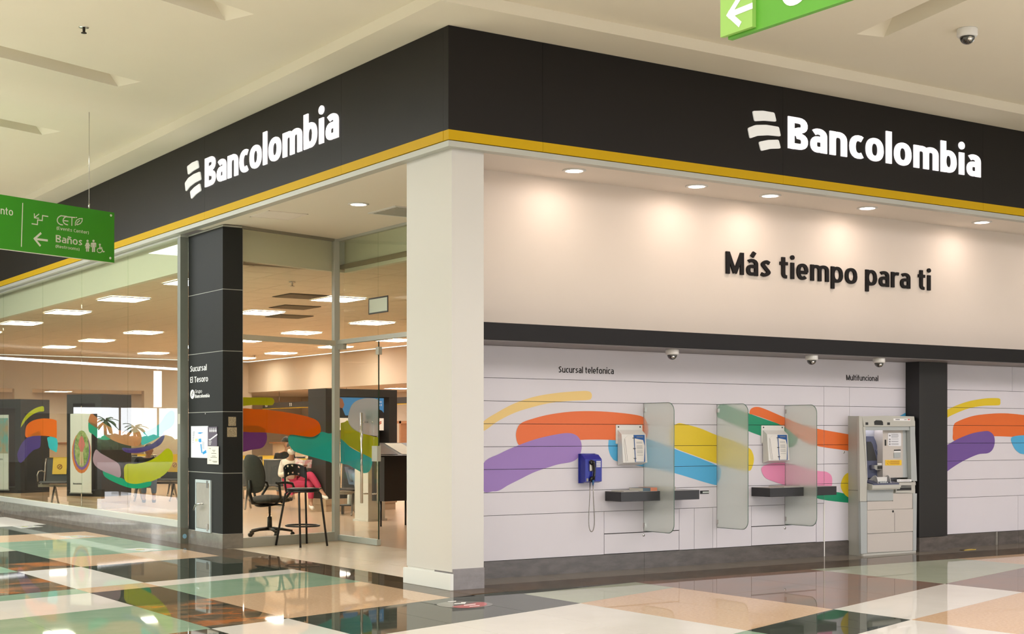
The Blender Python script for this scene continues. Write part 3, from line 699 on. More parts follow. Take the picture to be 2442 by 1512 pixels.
g1 = cr(3.78, 0, 860)
dec1 = [
 ('lime', [(180,600),(195,545),(240,480),(300,435),(350,415),(382,412),(389,435),(384,458),(340,462),(280,490),(225,540),(190,590)], .1),
 ('orange', [(225,690),(222,620),(240,575),(290,540),(370,522),(450,525),(495,538),(503,560),(503,690),(490,694),(440,682),(350,677),(290,680)], .1),
 ('violet', [(150,830),(185,750),(240,690),(300,650),(338,636),(357,655),(357,760),(340,790),(290,810),(240,860),(200,905),(175,922),(155,900),(148,860)], .1),
 ('cyan', [(421,690),(503,705),(503,820),(470,812),(435,790),(423,740)], .1),
 ('peach', [(793,520),(815,478),(850,500),(920,560),(1000,605),(1100,635),(1200,650),(1265,645),(1255,755),(1180,770),(1060,740),(960,690),(880,620),(795,560)], .5),
 ('teal', [(792,547),(850,575),(920,620),(960,650),(990,700),(950,715),(880,705),(830,665),(792,635)], .4),
 ('cyan', [(1270,655),(1350,620),(1430,565),(1480,490),(1530,450),(1562,470),(1560,560),(1520,610),(1470,640),(1440,680),(1350,730),(1270,760),(1262,700)], .4),
 ('violet', [(1095,785),(1200,790),(1340,760),(1440,685),(1468,655),(1468,700),(1430,760),(1350,800),(1250,830),(1150,832),(1102,812)], .3),
 ('mauve', [(829,880),(855,803),(900,835),(980,880),(1055,925),(1078,980),(1073,1052),(1000,1030),(900,985),(845,940)], .12),
 ('emerald', [(917,1000),(932,983),(1010,1030),(1100,1065),(1140,1100),(1220,1112),(1340,1090),(1354,1108),(1335,1134),(1250,1152),(1150,1145),(1030,1100),(940,1050)], .05),
 ('lime', [(1108,1020),(1110,960),(1140,930),(1220,930),(1330,905),(1420,855),(1490,793),(1530,808),(1548,850),(1540,930),(1490,1010),(1420,1060),(1330,1095),(1220,1112),(1140,1105),(1113,1070)], .08),
]
for i, (c, P, k) in enumerate(dec1):
    pts = [(q.y, q.z) for q in (onX(u, vv, .046) for u, vv in g1(P))]
    xx = .0585 + .0012 * (i % 4)
    mm = MATS.get('film_%s_%g' % (c, k)) or film('film_%s_%g' % (c, k), CD[c], k)
    lab(link('window_decal', flat([smooth_poly(pts, 4)], lambda y, z: (xx, y, z), (1, 0, 0), .0004), mm, w1), c + ' vinyl stripe')
# bulkhead behind the glass
struct('trim_2', box(.14, .22, 6.2, 34, 3.28, 3.69), M_bulk)

# ---- angled return window
A_, B_ = (.33, 5.18), (1.73, 5.58)
dv = Vector((B_[0]-A_[0], B_[1]-A_[1], 0)); LW = dv.length; dv.normalize(); TR = Matrix.Translation((A_[0], A_[1], 0)) @ Matrix.Rotation(math.atan2(dv.y, dv.x), 4, 'Z')
nR = Vector((dv.y, -dv.x, 0))
w2 = link('window_2', None, kind='structure')
link('bottom_rail', box(.0, LW, -.02, .03, 0, .11, .003, T=TR), M_alup, w2)
link('transom_rail', box(.0, LW, -.025, .03, 2.385, 2.447, .002, T=TR), mat('warm_aluminium', (.58, .53, .41), .4), w2)
link('head_rail', box(.0, LW, -.02, .03, 3.66, 3.69, T=TR), mat('dark_aluminium', (.30, .28, .22), .4), w2)
link('jamb', box(.0, .02, -.02, .03, .11, 3.66, T=TR), M_alup, w2)
link('glass_pane', box(.02, LW-.02, .0, .01, .11, 2.385, T=TR), M_glassR, w2)
link('glass_pane', box(.02, LW-.02, .0, .01, 2.447, 3.66, T=TR), M_glassR, w2)
link('corner_mullion', box(1.715, 1.79, 5.555, 5.63, 0, 3.69, .004), M_alup, w2)
g2 = cr(3.517, 560, 900)
dec2 = [('lime', [(30,174),(160,168),(305,170),(333,188),(336,206),(325,228),(298,234),(150,232),(30,240)], .12),
 ('aqua', [(453,520),(458,495),(480,480),(560,490),(650,500),(700,480),(735,457),(790,470),(850,490),(850,716),(800,708),(700,680),(560,640),(500,615),(465,570)], .12),
 ('orange', [(30,275),(180,266),(330,278),(480,300),(620,330),(700,365),(727,420),(722,470),(692,508),(650,518),(580,508),(430,480),(270,463),(30,440)], .1),
 ('plum', [(30,420),(120,407),(200,405),(250,430),(275,480),(270,545),(235,590),(160,605),(30,614)], .1)]
for i, (c, P, k) in enumerate(dec2):
    q = [onW(u, vv, A_, B_) for u, vv in g2(P)]
    pts = [(((p - Vector((A_[0], A_[1], 0))).dot(dv)), p.z) for p in q]
    sp = clip_tris(smooth_poly(pts, 4), .03, LW-.035, .1, 3)
    mm = MATS.get('film_%s_%g' % (c, k)) or film('film_%s_%g' % (c, k), CD[c], k)
    oy = .0115 + .0012 * i
    lab(link('window_decal', flat(sp, lambda a, z: TR @ Vector((a, oy, z)), -nR, .0004), mm, w2), c + ' vinyl stripe')
struct('trim_3', box(.1, LW+.3, .12, .2, 3.31, 3.69, T=TR), M_bulk)

# ---- entrance side: transom glass above, open glass door leaf
w3 = link('window_3', None, kind='structure')
XD = 1.78
link('head_rail', box(XD-.02, XD+.03, 1.2, 5.56, 3.66, 3.69), M_alup, w3)
link('transom_rail', box(XD-.025, XD+.03, 1.2, 5.56, 2.40, 2.455, .002), M_alup, w3)
for a, b in ((4.572, 5.56), (3.4, 4.566), (1.2, 3.394)): link('glass_pane', box(XD, XD+.01, a, b, 2.455, 3.66), M_glass, w3)
link('exit_frame', boxes([(XD-.008, XD, 4.316, 4.785, 2.885, 2.902), (XD-.008, XD, 4.316, 4.785, 2.711, 2.728), (XD-.008, XD, 4.316, 4.330, 2.728, 2.885), (XD-.008, XD, 4.771, 4.785, 2.728, 2.885)]), M_blackp, w3)
link('exit_frame_face', box(XD-.005, XD-.001, 4.33, 4.771, 2.728, 2.885), mat('pale_green_card', (.60, .66, .54), .5), w3)
struct('trim_4', box(XD+.15, XD+.23, .9, 5.7, 3.30, 3.69), M_bulk)
d1 = link('door_1', None, kind='structure')
link('glass_pane', box(XD, XD+.012, 4.56, 5.56, .075, 2.40), M_glassR, d1)
link('glass_edge', box(XD-.001, XD+.013, 4.553, 4.56, .075, 2.39), mat('dark_glass_edge', (.02, .05, .03), .3), d1)
link('bottom_rail', box(XD-.02, XD+.032, 4.555, 5.55, .006, .075, .003), mat('door_rail', (.60, .66, .64), .35, metal=.3), d1)
link('top_patch', box(XD-.02, XD+.032, 5.42, 5.55, 2.335, 2.40), M_alup, d1)
link('top_patch', box(XD-.016, XD+.028, 4.52, 4.59, 2.23, 2.32), M_alup, d1)
link('lock_case', box(XD-.02, XD+.032, 4.55, 4.68, .985, 1.165, .003), mat('lock_alu', (.60, .62, .56), .35), d1)
for xx, yy in ((XD-.075, 4.827), (XD+.085, 4.72)):
    h = link('pull_handle', tube([(xx, yy, .49), (xx, yy, 1.555)], .0165, 12), M_chrome, d1)
    for z in (.60, 1.445): link('handle_standoff', tube([(xx, yy, z), (XD+.006, yy, z)], .009, 8), M_chrome, h)
g3 = cr(3.6, 780, 880)
dec3 = [('white', [(172,440),(180,370),(210,300),(270,262),(350,250),(437,275),(437,420),(437,560),(370,570),(270,545),(200,500)], .3),
 ('emerald', [(318,400),(330,352),(360,335),(437,375),(437,498),(400,480),(345,455)], .25),
 ('cyan', [(92,600),(200,680),(330,745),(375,775),(372,830),(350,880),(312,895),(280,885),(180,828),(92,788)], .12),
 ('lime', [(92,482),(140,455),(165,442),(185,470),(210,500),(270,540),(370,575),(437,602),(437,735),(380,770),(330,752),(250,702),(130,632),(92,606)], .12)]
for i, (c, P, k) in enumerate(dec3):
    pts = [(q.y, q.z) for q in (onX(u, vv, XD) for u, vv in g3(P))]
    sp = clip_tris(smooth_poly(pts, 4), 4.565, 5.55, .1, 3)
    mm = MATS.get('film_%s_%g' % (c, k)) or film('film_%s_%g' % (c, k), CD[c], k)
    xx = XD + .0135 + .0012 * i
    lab(link('window_decal', flat(sp, lambda y, z: (xx, y, z), (1, 0, 0), .0004), mm, d1), c + ' vinyl shape')

# ---- bank interior shell
wb = struct('wall_back', boxes([(.2, 13.2, 27.3, 27.45, 2.47, 3.32)]), M_bwall)
for a, b in ((.2, .8), (3.6, 4.05), (7.0, 10.1)): link('pier', box(a, b, 27.3, 27.5, 0, 2.47), M_bwall, wb)
struct('wall_back_far', box(.2, 13.5, 30.6, 30.8, 0, 2.6), M_bwall)
struct('wall_side', box(10.0, 10.14, 1.0, 27.45, 2.47, 3.32), M_bwall)
struct('wall_side_far', box(13.2, 13.4, 1.0, 30.8, 0, 2.6), M_bwall)
struct('ceiling_low', boxes([(10.14, 13.4, 1.0, 30.8, 2.47, 2.52), (.2, 10.14, 27.45, 30.8, 2.47, 2.52)]), M_btile)
struct('wall_front_inner', boxes([(1.9, 13.4, .78, .9, 0, 3.7)]), M_bwall)
struct('wall_left_far', box(.0, .2, 23.9, 34, 0, 3.7), M_bwall)
cb_ = link('ceiling_bank', boxes([(.2, 10.0, 5.75, 27.4, 3.345, 3.40), (1.9, 10.0, 1.0, 5.75, 3.345, 3.40)]), mat('tile_joint', (.34, .27, .19), .8), kind='structure')
tx, ty = .61, .61; nx, ny = 16, 36; cnt = 0
tm = box(.004, tx-.004, .004, ty-.004, 0, .012); rest = []
LP = [(.88,10.85),(.88,13.64),(.88,16.47),(3.55,17.58),(3.55,20.5),(3.55,23.25),(6.25,24.5),(3.55,9.07),(3.56,11.93),(6.2,15.9),(6.15,12.84),(8.9,22.76),(8.85,16.83),(6.25,18.68),(9.0,25.5),(8.87,19.69),(.88,19.3),(.88,8.05),(6.2,21.6),(6.15,9.8),(8.85,13.8)]
ORD = ['first', 'second', 'third', 'fourth', 'fifth', 'sixth', 'seventh', 'eighth']
cells = sorted([(i, j) for i in range(nx) for j in range(44)], key=lambda c: (c[1] < 6 and c[0] > 3, abs(c[1]*ty + 1.0 - 11) + .3*c[0]))
for (i, j) in cells:
    x, y = .2 + i*tx, 1.0 + j*ty
    if x > 9.6 or y > 26.9: continue
    if x < 1.9 and y < 5.7: continue
    if cnt < 296: 
        o = link('ceiling_tile', tm, M_btile, cb_); o.location = (x, y, 3.332); cnt += 1
    else: rest.append((x+.004, x+tx-.004, y+.004, y+ty-.004, 3.332, 3.344))
o = link('far_ceiling_tiles', boxes(rest), M_btile, cb_); o['kind'] = 'stuff'
lm = box(-.29, .29, -.34, .34, 0, .006); lf = boxes([(-.305, .305, -.355, -.34, -.003, .012), (-.305, .305, .34, .355, -.003, .012), (-.305, -.29, -.34, .34, -.003, .012), (.29, .305, -.34, .34, -.003, .012)])
for k, (x, y) in enumerate(LP):
    rowx = [.88, 3.55, 6.2, 8.9]; ri = min(range(4), key=lambda q: abs(rowx[q] - x)); same = sorted(b for a, b in LP if abs(a - x) < .6)
    t = thing('ceiling_light', 'square panel lamp of the bank, %s of %s row from the window' % (ORD[same.index(y)], ORD[ri]), 'ceiling light', (x, y, 3.315), 0, 'square panel lamps of the bank ceiling')
    link('diffuser', lm, M_panelight, t, False); link('lamp_frame', lf, M_whitep, t, False)
for k, (x, y) in enumerate(((11.6, 24.6), (11.6, 21.5), (11.6, 18.0), (11.6, 13.5), (11.6, 8.5), (2.2, 29.0), (5.2, 29.0), (8.4, 29.0))):
    t = thing('ceiling_light', 'panel lamp in the low ceiling %s, %s from the mall' % (('over the side tellers', ORD[4-k]) if k < 5 else ('at the back wall', ORD[k-5])), 'ceiling light', (x, y, 2.46), 0, 'panel lamps over the tellers')
    link('diffuser', lm, M_panelight, t, False); link('lamp_frame', lf, M_whitep, t, False)
# three air grilles in the bank ceiling
gm = bmesh.new()
for k in range(15): bm_box(gm, -.29, .29, -.29 + k*.039, -.272 + k*.039, 0, .006, None)
gm = tomesh(gm); gf = box(-.31, .31, -.31, .31, .007, .016)
for (u, vv, l) in ((717, 709, 'square grey air grille in the bank ceiling, nearest of three'), (703, 735, 'square grey air grille in the bank ceiling, middle of three'), (690, 757, 'square grey air grille in the bank ceiling, farthest of three')):
    q = onZ(u, vv, 3.31)
    t = thing('air_grille', l, 'air vent', (q.x, q.y, 3.314)); link('slat_grid', gm, mat('grille_grey', (.30, .245, .17), .6), t, False); link('backing', gf, mat('grille_back', (.12, .10, .07), .8), t, False)
# sprinklers / small fittings on the bank ceiling
spm = lathe([(.0, 0), (.045, 0), (.045, -.008), (.012, -.012), (.010, -.05), (.03, -.055), (.03, -.062), (0, -.062)], seg=12)
for (u, vv, l) in ((697, 672, 'sprinkler head in the bank ceiling near the grilles'), (607, 847, 'sprinkler head deep in the bank ceiling')):
    q = onZ(u, vv, 3.33); tag(link('sprinkler', spm, M_steel), l, 'sprinkler').location = (q.x, q.y, 3.33)

# =====================================================================================  THINGS OUTSIDE
# ---- illuminated shop signs
def brandmark(root, org, ux, n, w, h, P):
    """three slanted rounded bars"""
    for Q in P:
        pts = smooth_poly(Q, 1)
        pp = []
        N = len(Q)
        for i in range(N):          # rounded corners
            a, b, c = Vector(Q[i-1]), Vector(Q[i]), Vector(Q[(i+1) % N])
            d1_, d2_ = (a-b), (c-b); r = min(.045, d1_.length*.3, d2_.length*.3)
            p1, p2 = b + d1_.normalized()*r, b + d2_.normalized()*r
            for t in (0, .25, .5, .75, 1): pp.append(tuple(p1*(1-t)**2 + b*2*t*(1-t) + p2*t*t))
        pts3 = [Vector(org) + Vector(ux) * (x*w) + Vector((0, 0, 1)) * (y*h) for x, y in pp]
        link('emblem_bar', prism(pts3, Vector(n) * .012), M_signg, root)
# bars in unit square (0..1)
BM = [[(.14, .95), (.45, 1.0), (.80, 1.0), (.865, .78), (.50, .755), (.20, .70)],
      [(.0, .50), (.22, .605), (.55, .655), (.94, .655), (1.0, .42), (.62, .40), (.30, .345), (.06, .245)],
      [(.33, .195), (.60, .275), (.93, .325), (1.0, .11), (.70, .065), (.40, -.03)]]
sR = thing('shop_sign', 'lit white bank name and emblem on the charcoal fascia right of the corner', 'sign', (5, -.08, 4.2))
letters('Bancolombia', (3.785, -.081, 4.092), (1, 0, 0), 2.89, .312, (0, -1, 0), M_signw, sR, .215)
brandmark(sR, (3.255, -.081, 4.035), (1, 0, 0), (0, -1, 0), .43, .378, BM)
sL = thing('shop_sign', 'lit white bank name and emblem on the charcoal fascia left of the corner', 'sign', (-.08, 3.8, 4.2))
letters('Bancolombia', (-.081, 5.205, 4.094), (0, -1, 0), 3.31, .322, (-1, 0, 0), M_signw, sL, .215)
brandmark(sL, (-.081, 5.82, 4.03), (0, -1, 0), (-1, 0, 0), .50, .405, BM)
tx_ = thing('wall_lettering', 'raised black slogan lettering on the cream wall above the black beam', 'lettering', (5.2, .68, 2.93))
letters('Más tiempo para ti', (3.665, .679, 2.932), (1, 0, 0), 3.10, .225, (0, -1, 0), M_ink, tx_, .175, .018, gap=.14)

# ---- downlights in the soffit
dl_ring = lathe([(.080, 0), (.108, 0), (.110, -.006), (.080, -.010)], seg=32)
dl_face = lathe([(0, 0), (.080, 0), (.080, -.006), (0, -.006)], seg=32)
DL = [(1.457, .26, 'first'), (2.92, .265, 'second'), (3.892, .27, 'third'), (5.30, .275, 'fourth'), (7.14, .26, 'fifth')]
for x, y, k in DL:
    t = thing('downlight', '%s round downlight from the corner pillar along the soffit over the cash machine wall' % k, 'ceiling light', (x, y, 3.69), 0, 'round downlights in the soffit')
    link('trim_ring', dl_ring, M_whitep, t, False); link('lamp_face', dl_face, M_lampface, t, False)
for x in (9.1, 11.2):
    t = thing('downlight', 'round downlight in the soffit, %s beyond the fifth' % ('next' if x < 10 else 'last'), 'ceiling light', (x, .27, 3.69), 0, 'round downlights in the soffit')
    link('trim_ring', dl_ring, M_whitep, t, False); link('lamp_face', dl_face, M_lampface, t, False)
t = thing('downlight', 'single round downlight in the ceiling of the recessed entrance', 'ceiling light', (.722, 3.034, 3.69))
link('trim_ring', dl_ring, M_whitep, t, False); link('lamp_face', dl_face, M_lampface, t, False)
def disc(x, y, p):
    l = bpy.data.lights.new('downlight_beam', 'AREA'); l.shape = 'DISK'; l.size = .155; l.energy = p; l.color = (1, .80, .66)
    o = bpy.data.objects.new('downlight_beam', l); COL.objects.link(o); o.location = (x, y, 3.682)
for x, y, k in DL: disc(x, y, 3.7)
for x in (9.1, 11.2): disc(x, .27, 3.7)
disc(.722, 3.03, 12)
# air grille in the entrance soffit
gr = thing('air_grille', 'slatted air return grille in the entrance soffit', 'vent', (1.45, 3.2, 3.69))
link('frame', boxes([(1.09, 1.13, 2.92, 3.52, 3.682, 3.69), (1.77, 1.81, 2.92, 3.52, 3.682, 3.69), (1.13, 1.77, 2.92, 2.96, 3.682, 3.69), (1.13, 1.77, 3.48, 3.52, 3.682, 3.69)]), M_whitep, gr)
for k in range(13): link('slat', box(1.13, 1.77, 2.968 + k*.04, 2.990 + k*.04, 3.678, 3.688), mat('slat_grey', (.50, .50, .44), .5), gr)

# ---- dome cameras
def dome(loc, l, s=1.0, g=None, flip=1):
    t = thing('dome_camera', l, 'security camera', loc, 0, g)
    link('housing', lathe([(0, 0), (.062*s, 0), (.064*s, -.005*s), (.064*s, -.042*s), (.058*s, -.052*s), (0, -.052*s)], seg=28), M_whitep, t, False)
    link('dome', lathe([(.048*s*math.cos(a), -.052*s - .048*s*math.sin(a)) for a in [i*math.pi/2/8 for i in range(8)]] + [(.0, -.100*s)], seg=24), M_smoke, t, False)
    o = link('lens', lathe([(0, 0), (.014*s, 0), (.016*s, .012*s), (0, .013*s)], seg=12), M_chrome, t, False)
    o.matrix_basis = Matrix.Translation((-.022*s, -.036*s, -.072*s)) @ Matrix.Rotation(R(115), 4, Vector((1, -.6, 0)))
dome((2.586, .231, 2.105), 'white dome camera under the beam between the first frosted screen and the lettering')
dome((4.40, .20, 2.105), 'white dome camera under the beam above the third frosted screen')
dome((5.393, .20, 2.105), 'white dome camera under the beam above the cash machine')
dome((3.86, -2.16, ZC), 'white dome camera on the mall ceiling beside the long light recess', 1.35)
# sprinkler on the mall ceiling
sp_ = thing('sprinkler', 'dark sprinkler head on the mall ceiling above the green sign', 'sprinkler', (-2.452, 2.01, ZC))
link('rosette', lathe([(0, 0), (.045, 0), (.04, -.006), (0, -.008)], seg=16), M_chrome, sp_, False)
link('head', lathe([(0, -.008), (.013, -.008), (.011, -.04), (.024, -.046), (.024, -.052), (0, -.054)], seg=12), mat('bronze', (.05, .04, .03), .3, metal=.7), sp_, False)

# ---- frosted screens on the wall
def screen(x, l):
    y0, y1, z0, z1, r = .205, .654, .362, 1.602, .085
    P = [(y1, z0)] + [(y0 + r - r*math.cos(a), z0 + r - r*math.sin(a)) for a in [math.pi/2 - i*math.pi/16 for i in range(9)]] + \
        [(y0 + r - r*math.cos(a), z1 - r + r*math.sin(a)) for a in [i*math.pi/16 for i in range(9)]] + [(y1, z1)]
    t = thing('privacy_screen', l, 'screen', (x, .655, .362), 0, 'frosted glass privacy screens')
    link('glass_sheet', prism([(x, y, z) for y, z in P], (.010, 0, 0)), M_frost, t)
    link('polished_edge', tube([(x+.005, y, z) for y, z in P], .0035, 6), M_edge, t)
    for z in (.42, 1.54): link('wall_clip', box(x-.006, x+.018, .63, .654, z-.02, z+.02), M_steel, t)
screen(2.582, 'frosted glass screen through the shelf nearest the blue telephone')
screen(3.528, 'frosted glass screen between the two black shelves, standing alone')
screen(4.474, 'frosted glass screen through the black shelf nearest the cash machine')

# ---- black shelves
def shelf(x0, x1, yf, l, g='black wall shelves'):
    t = thing('wall_shelf', l, 'shelf', ((x0+x1)/2, .655, .665), 0, g)
    bm = bmesh.new(); bm_box(bm, x0, x1, yf, .654, .667, .757); bevel(bm, .002, 1)
    link('shelf_box', tomesh(bm), mat('shelf_black', (.020, .019, .021), .35), t)
    link('shelf_top', box(x0+.002, x1-.002, yf+.002, .653, .757, .7595), mat('shelf_top_grey', (.42, .39, .38), .35), t)
shelf(2.11, 3.082, .409, 'black box shelf nearest the blue telephone with a stack of booklets')
shelf(4.0, 4.956, .385, 'black box shelf nearest the cash machine with a thin magazine')
# booklets
def booklet(name, l, x, y, z, w, d, h, rot, cols, g=None):
    t = thing(name, l, 'booklet', (x, y, z), rot, g)
    link('pages', box(-w/2+.002, w/2-.002, -d/2+.001, d/2-.001, .0015, h-.0015), mat('paper', (.78, .75, .66), .7), t, False)
    link('cover', boxes([(-w/2, w/2, -d/2, d/2, 0, .0015), (-w/2, w/2, -d/2, d/2, h-.0015, h), (-w/2, w/2, -d/2-.0008, -d/2+.0008, 0, h)]), cols, t, False)
cvr1 = mat('cover_slate', (.08, .13, .17), .4); cvr2 = mat('cover_rust', (.62, .22, .12), .4); cvr3 = mat('cover_grey', (.42, .40, .36), .45)
booklet('booklet', 'open pale booklet flat on the left end of the shelf by the telephone', 2.255, .53, .7595, .20, .17, .008, .1, cvr3)
booklet('booklet', 'slate blue booklet on the shelf by the telephone', 2.425, .52, .7595, .095, .20, .030, .05, cvr1)
booklet('booklet', 'rust and black booklet beside the slate one on the telephone shelf', 2.527, .525, .7595, .085, .19, .032, -.05, cvr2)
booklet('booklet', 'thick grey booklet lying beyond the screen on the telephone shelf', 2.72, .54, .7595, .19, .18, .034, .08, cvr3)
booklet('magazine', 'thin grey magazine on the shelf nearest the cash machine', 4.33, .52, .7595, .26, .20, .010, .12, cvr3)
booklet('magazine', 'thin folded magazine half behind the screen on the shelf nearest the cash machine', 4.60, .54, .7595, .20, .17, .009, -.1, cvr3)

# ---- brochure holders
def holder(x, l):
    t = thing('brochure_holder', l, 'leaflet holder', (x+.165, .655, 1.0))
    bm = bmesh.new(); bm_box(bm, x, x+.325, .646, .654, 1.21, 1.392); link('back_plate', tomesh(bm), M_whitep, t)
    for q in (.03, .295):
        s_ = link('screw', lathe([(0, 0), (.008, 0), (.006, .004), (0, .004)], seg=10), mat('dark_screw', (.05, .05, .05), .3, metal=1), t)
        s_.matrix_basis = Matrix.Translation((x+q, .646, 1.372)) @ Matrix.Rotation(R(90), 4, 'X')
    link('tray', prism([(x+.02, y, z) for y, z in ((.646, 1.005), (.560, 1.03), (.585, 1.30), (.646, 1.345))], (.295, 0, 0)), M_whitep, t)
    # open folder with rings and blue header in front of the sloping face
    def fz(z): return .560 + (z - 1.03) / .27 * .025 - .0022
    def face(P, m, nm, k=0):
        me = flat([P], lambda a, z: (a, fz(z) - k, z), (0, -1, 0), .0012); return link(nm, me, m, t)
    face([(x+.055, 1.045), (x+.155, 1.035), (x+.155, 1.292), (x+.10, 1.292), (x+.050, 1.262), (x+.042, 1.19)], mat('leaflet_ivory', (.80, .77, .73), .5), 'left_leaf', .001)
    face([(x+.165, 1.035), (x+.285, 1.035), (x+.296, 1.19), (x+.298, 1.295), (x+.165, 1.295)], mat('leaflet_blue', (.01, .10, .36), .4), 'blue_cover', .0005)
    face([(x+.172, 1.038), (x+.270, 1.038), (x+.290, 1.19), (x+.275, 1.245), (x+.172, 1.262)], mat('leaflet_ivory2', (.82, .78, .74), .5), 'right_leaf', .002)
    for z in (1.07, 1.165, 1.265): link('binder_ring', tube([(x+.146, fz(z)-.003, z), (x+.16, fz(z)-.012, z), (x+.178, fz(z)-.004, z)], .0028, 6), M_blackp, t)
    link('small_print', flat([[(x+.19, z), (x+.262, z), (x+.262, z+.003), (x+.19, z+.003)] for z in (1.225, 1.215, 1.19, 1.18, 1.17, 1.16, 1.14, 1.13, 1.12, 1.10)] + [[(x+.195, 1.272), (x+.275, 1.272), (x+.275, 1.280), (x+.195, 1.280)]], lambda a, z: (a, fz(z)-.0036, z), (0, -1, 0), .0003), mat('print_grey', (.25, .25, .27), .6), t)
    link('side_line', flat([[(x+.05, 1.255), (x+.053, 1.255), (x+.073, 1.045), (x+.070, 1.045)]], lambda a, z: (a, fz(z)-.0036, z), (0, -1, 0), .0003), mat('print_grey', (.25, .25, .27), .6), t)
holder(2.236, 'white leaflet holder with blue folder left of the first frosted screen')
holder(4.132, 'white leaflet holder with blue folder left of the third frosted screen')

# ---- blue wall telephone
ph = thing('telephone', 'blue wall payphone with black handset and white keys', 'telephone', (1.90, .655, .85))
M_pb = mat('phone_blue', (.012, .022, .30), .32, noise=(60, (.016, .03, .36), .2), bump=.15)
bodyP = [(.654, .845), (.60, .845), (.550, .858), (.550, 1.066), (.60, 1.108), (.654, 1.118)]
link('body', prism([(1.800, y, z) for y, z in bodyP], (.215, 0, 0)), M_pb, ph)
link('back_plate', box(1.793, 1.86, .640, .654, .84, 1.118, .002), M_pb, ph)
link('top_rail', tube([(1.80, .632, 1.112), (1.99, .632, 1.112)], .008, 10), M_pb, ph)
def fy_(z): return .552 + (z - .86) / .16 * .008 if z < 1.02 else .560 + (z-1.02)/.04*.015
link('cradle', box(1.848, 1.905, .535, .556, .955, 1.055, .006), mat('worn_chrome', (.45, .42, .36), .35, metal=.8), ph)
kp = link('keypad', box(1.934, 1.998, .5455, .5505, .988, 1.056), M_pb, ph)
for i in range(3):
    for j in range(4): link('key', box(1.938+i*.020, 1.953+i*.020, .5405, .5465, .992+j*.0155, 1.0035+j*.0155, .001), mat('key_white', (.85, .84, .86), .4), kp, True)
link('lower_panel', box(1.928, 2.008, .546, .552, .862, .978), M_pb, ph)
link('label', box(1.815, 1.84, .5480, .5505, .862, .888), mat('worn_label', (.35, .34, .30), .6), ph)
hs = link('handset', tube([(1.878, .522, 1.047), (1.888, .525, 1.035), (1.895, .523, .995), (1.897, .522, .955), (1.893, .523, .915), (1.881, .525, .875)], [.014, .018, .0135, .0125, .0135, .015], 12), mat('handset_black', (.012, .012, .012), .18), ph)
link('earpiece', tube([(1.868, .548, 1.035), (1.876, .528, 1.040)], [.026, .024], 16), mat('handset_black', (0, 0, 0)), hs)
link('mouthpiece', tube([(1.868, .548, .882), (1.876, .528, .877)], [.027, .025], 16), mat('handset_black', (0, 0, 0)), hs)
cp = []
for i in range(29):
    a = i / 28; s_ = math.sin(math.pi * a)
    cp.append((1.886 - .004 + .028*math.sin(2*math.pi*a)*(1 if True else 0)*.9 + .006*math.cos(math.pi*a), .535 + .03*a, .858 - .47*s_**.55))
link('armoured_cord', tube(cp, .0048, 8), mat('cord_steel', (.30, .28, .26), .25, metal=.9), ph)
link('cord_boot', tube([(1.883, .527, .875), (1.884, .530, .845), (1.886, .534, .825)], [.010, .009, .006], 10), mat('boot_blue', (.02, .12, .30), .4), ph)

ph.scale = (.9, 1, 1); ph.location.x -= .012
# ---- cash machine
at = thing('cash_machine', 'pale grey cash machine with lit recess and yellow sticker', 'cash machine', (5.85, .45, 0))
M_atm = mat('atm_grey', (.50, .495, .45), .35); M_atm2 = mat('atm_bluegrey', (.42, .45, .45), .35); M_atmp = mat('atm_putty', (.56, .515, .475), .4)
M_navy = mat('atm_navy', (.085, .095, .16), .35)
def ax(cx_, cy_, y): q = onY(2000 + cx_/4.2, 970 + cy_/4.2, y); return q.x, q.z
YF = .45
def apoly(P, y, th, m, nm, par=at):
    pts = [(lambda q: (q[0], y, q[1]))(ax(a, b, y)) for a, b in P]
    return link(nm, prism(pts, (0, th, 0)), m, par)
# side/back carcass
link('side_panel', prism([(5.418, y, z) for y, z in ((.66, 0), (YF+.012, 0), (YF+.012, 1.495), (.66, 1.50))], (.016, 0, 0)), M_atm, at)
link('carcass', boxes([(5.434, 6.29, .652, .67, 0, 1.49), (6.25, 6.285, YF+.03, .66, 0, 1.49), (5.434, 6.285, YF+.03, .66, 1.45, 1.49)]), M_atm, at)
link('lower_carcass', box(5.434, 6.275, YF+.02, .655, .02, .70), M_atm, at)
# upper shell: frame around the niche
apoly([(205,93),(235,95),(285,740),(280,948),(215,948)], YF, .03, M_atm, 'corner_strip')
apoly([(235,97),(480,90),(757,97),(763,198),(252,198)], YF, .05, M_atm, 'header')
apoly([(240,200),(268,200),(290,735),(283,740)], YF, .05, M_atm, 'niche_jamb')
apoly([(716,195),(763,195),(785,745),(728,745)], YF, .05, M_atm2, 'niche_jamb')
apoly([(262,196),(740,196),(720,236),(265,236)], YF+.012, .045, M_atm2, 'niche_lintel')
apoly([(357,148),(375,135),(430,137),(443,150),(446,184),(360,182)], YF-.003, .003, M_blackp, 'overhead_screen')
apoly([(548,117),(718,120),(718,143),(550,140)], YF-.002, .002, M_wprint, 'name_label')
apoly([(270,156),(296,156),(297,182),(271,182)], YF-.002, .002, M_blackp, 'sticker')
apoly([(488,157),(514,157),(514,183),(488,182)], YF-.002, .002, M_blackp, 'sticker')
apoly([(570,122),(612,123),(612,133),(570,132)], YF-.003, .001, mat('print_grey', (0,0,0)), 'label_print')
apoly([(658,126),(682,126),(682,132),(658,132)], YF-.003, .001, mat('print_grey', (0,0,0)), 'label_print')
apoly([(692,122),(714,122),(714,133),(692,133)], YF-.003, .001, mat('print_red', (.7, .12, .08), .5), 'label_print')
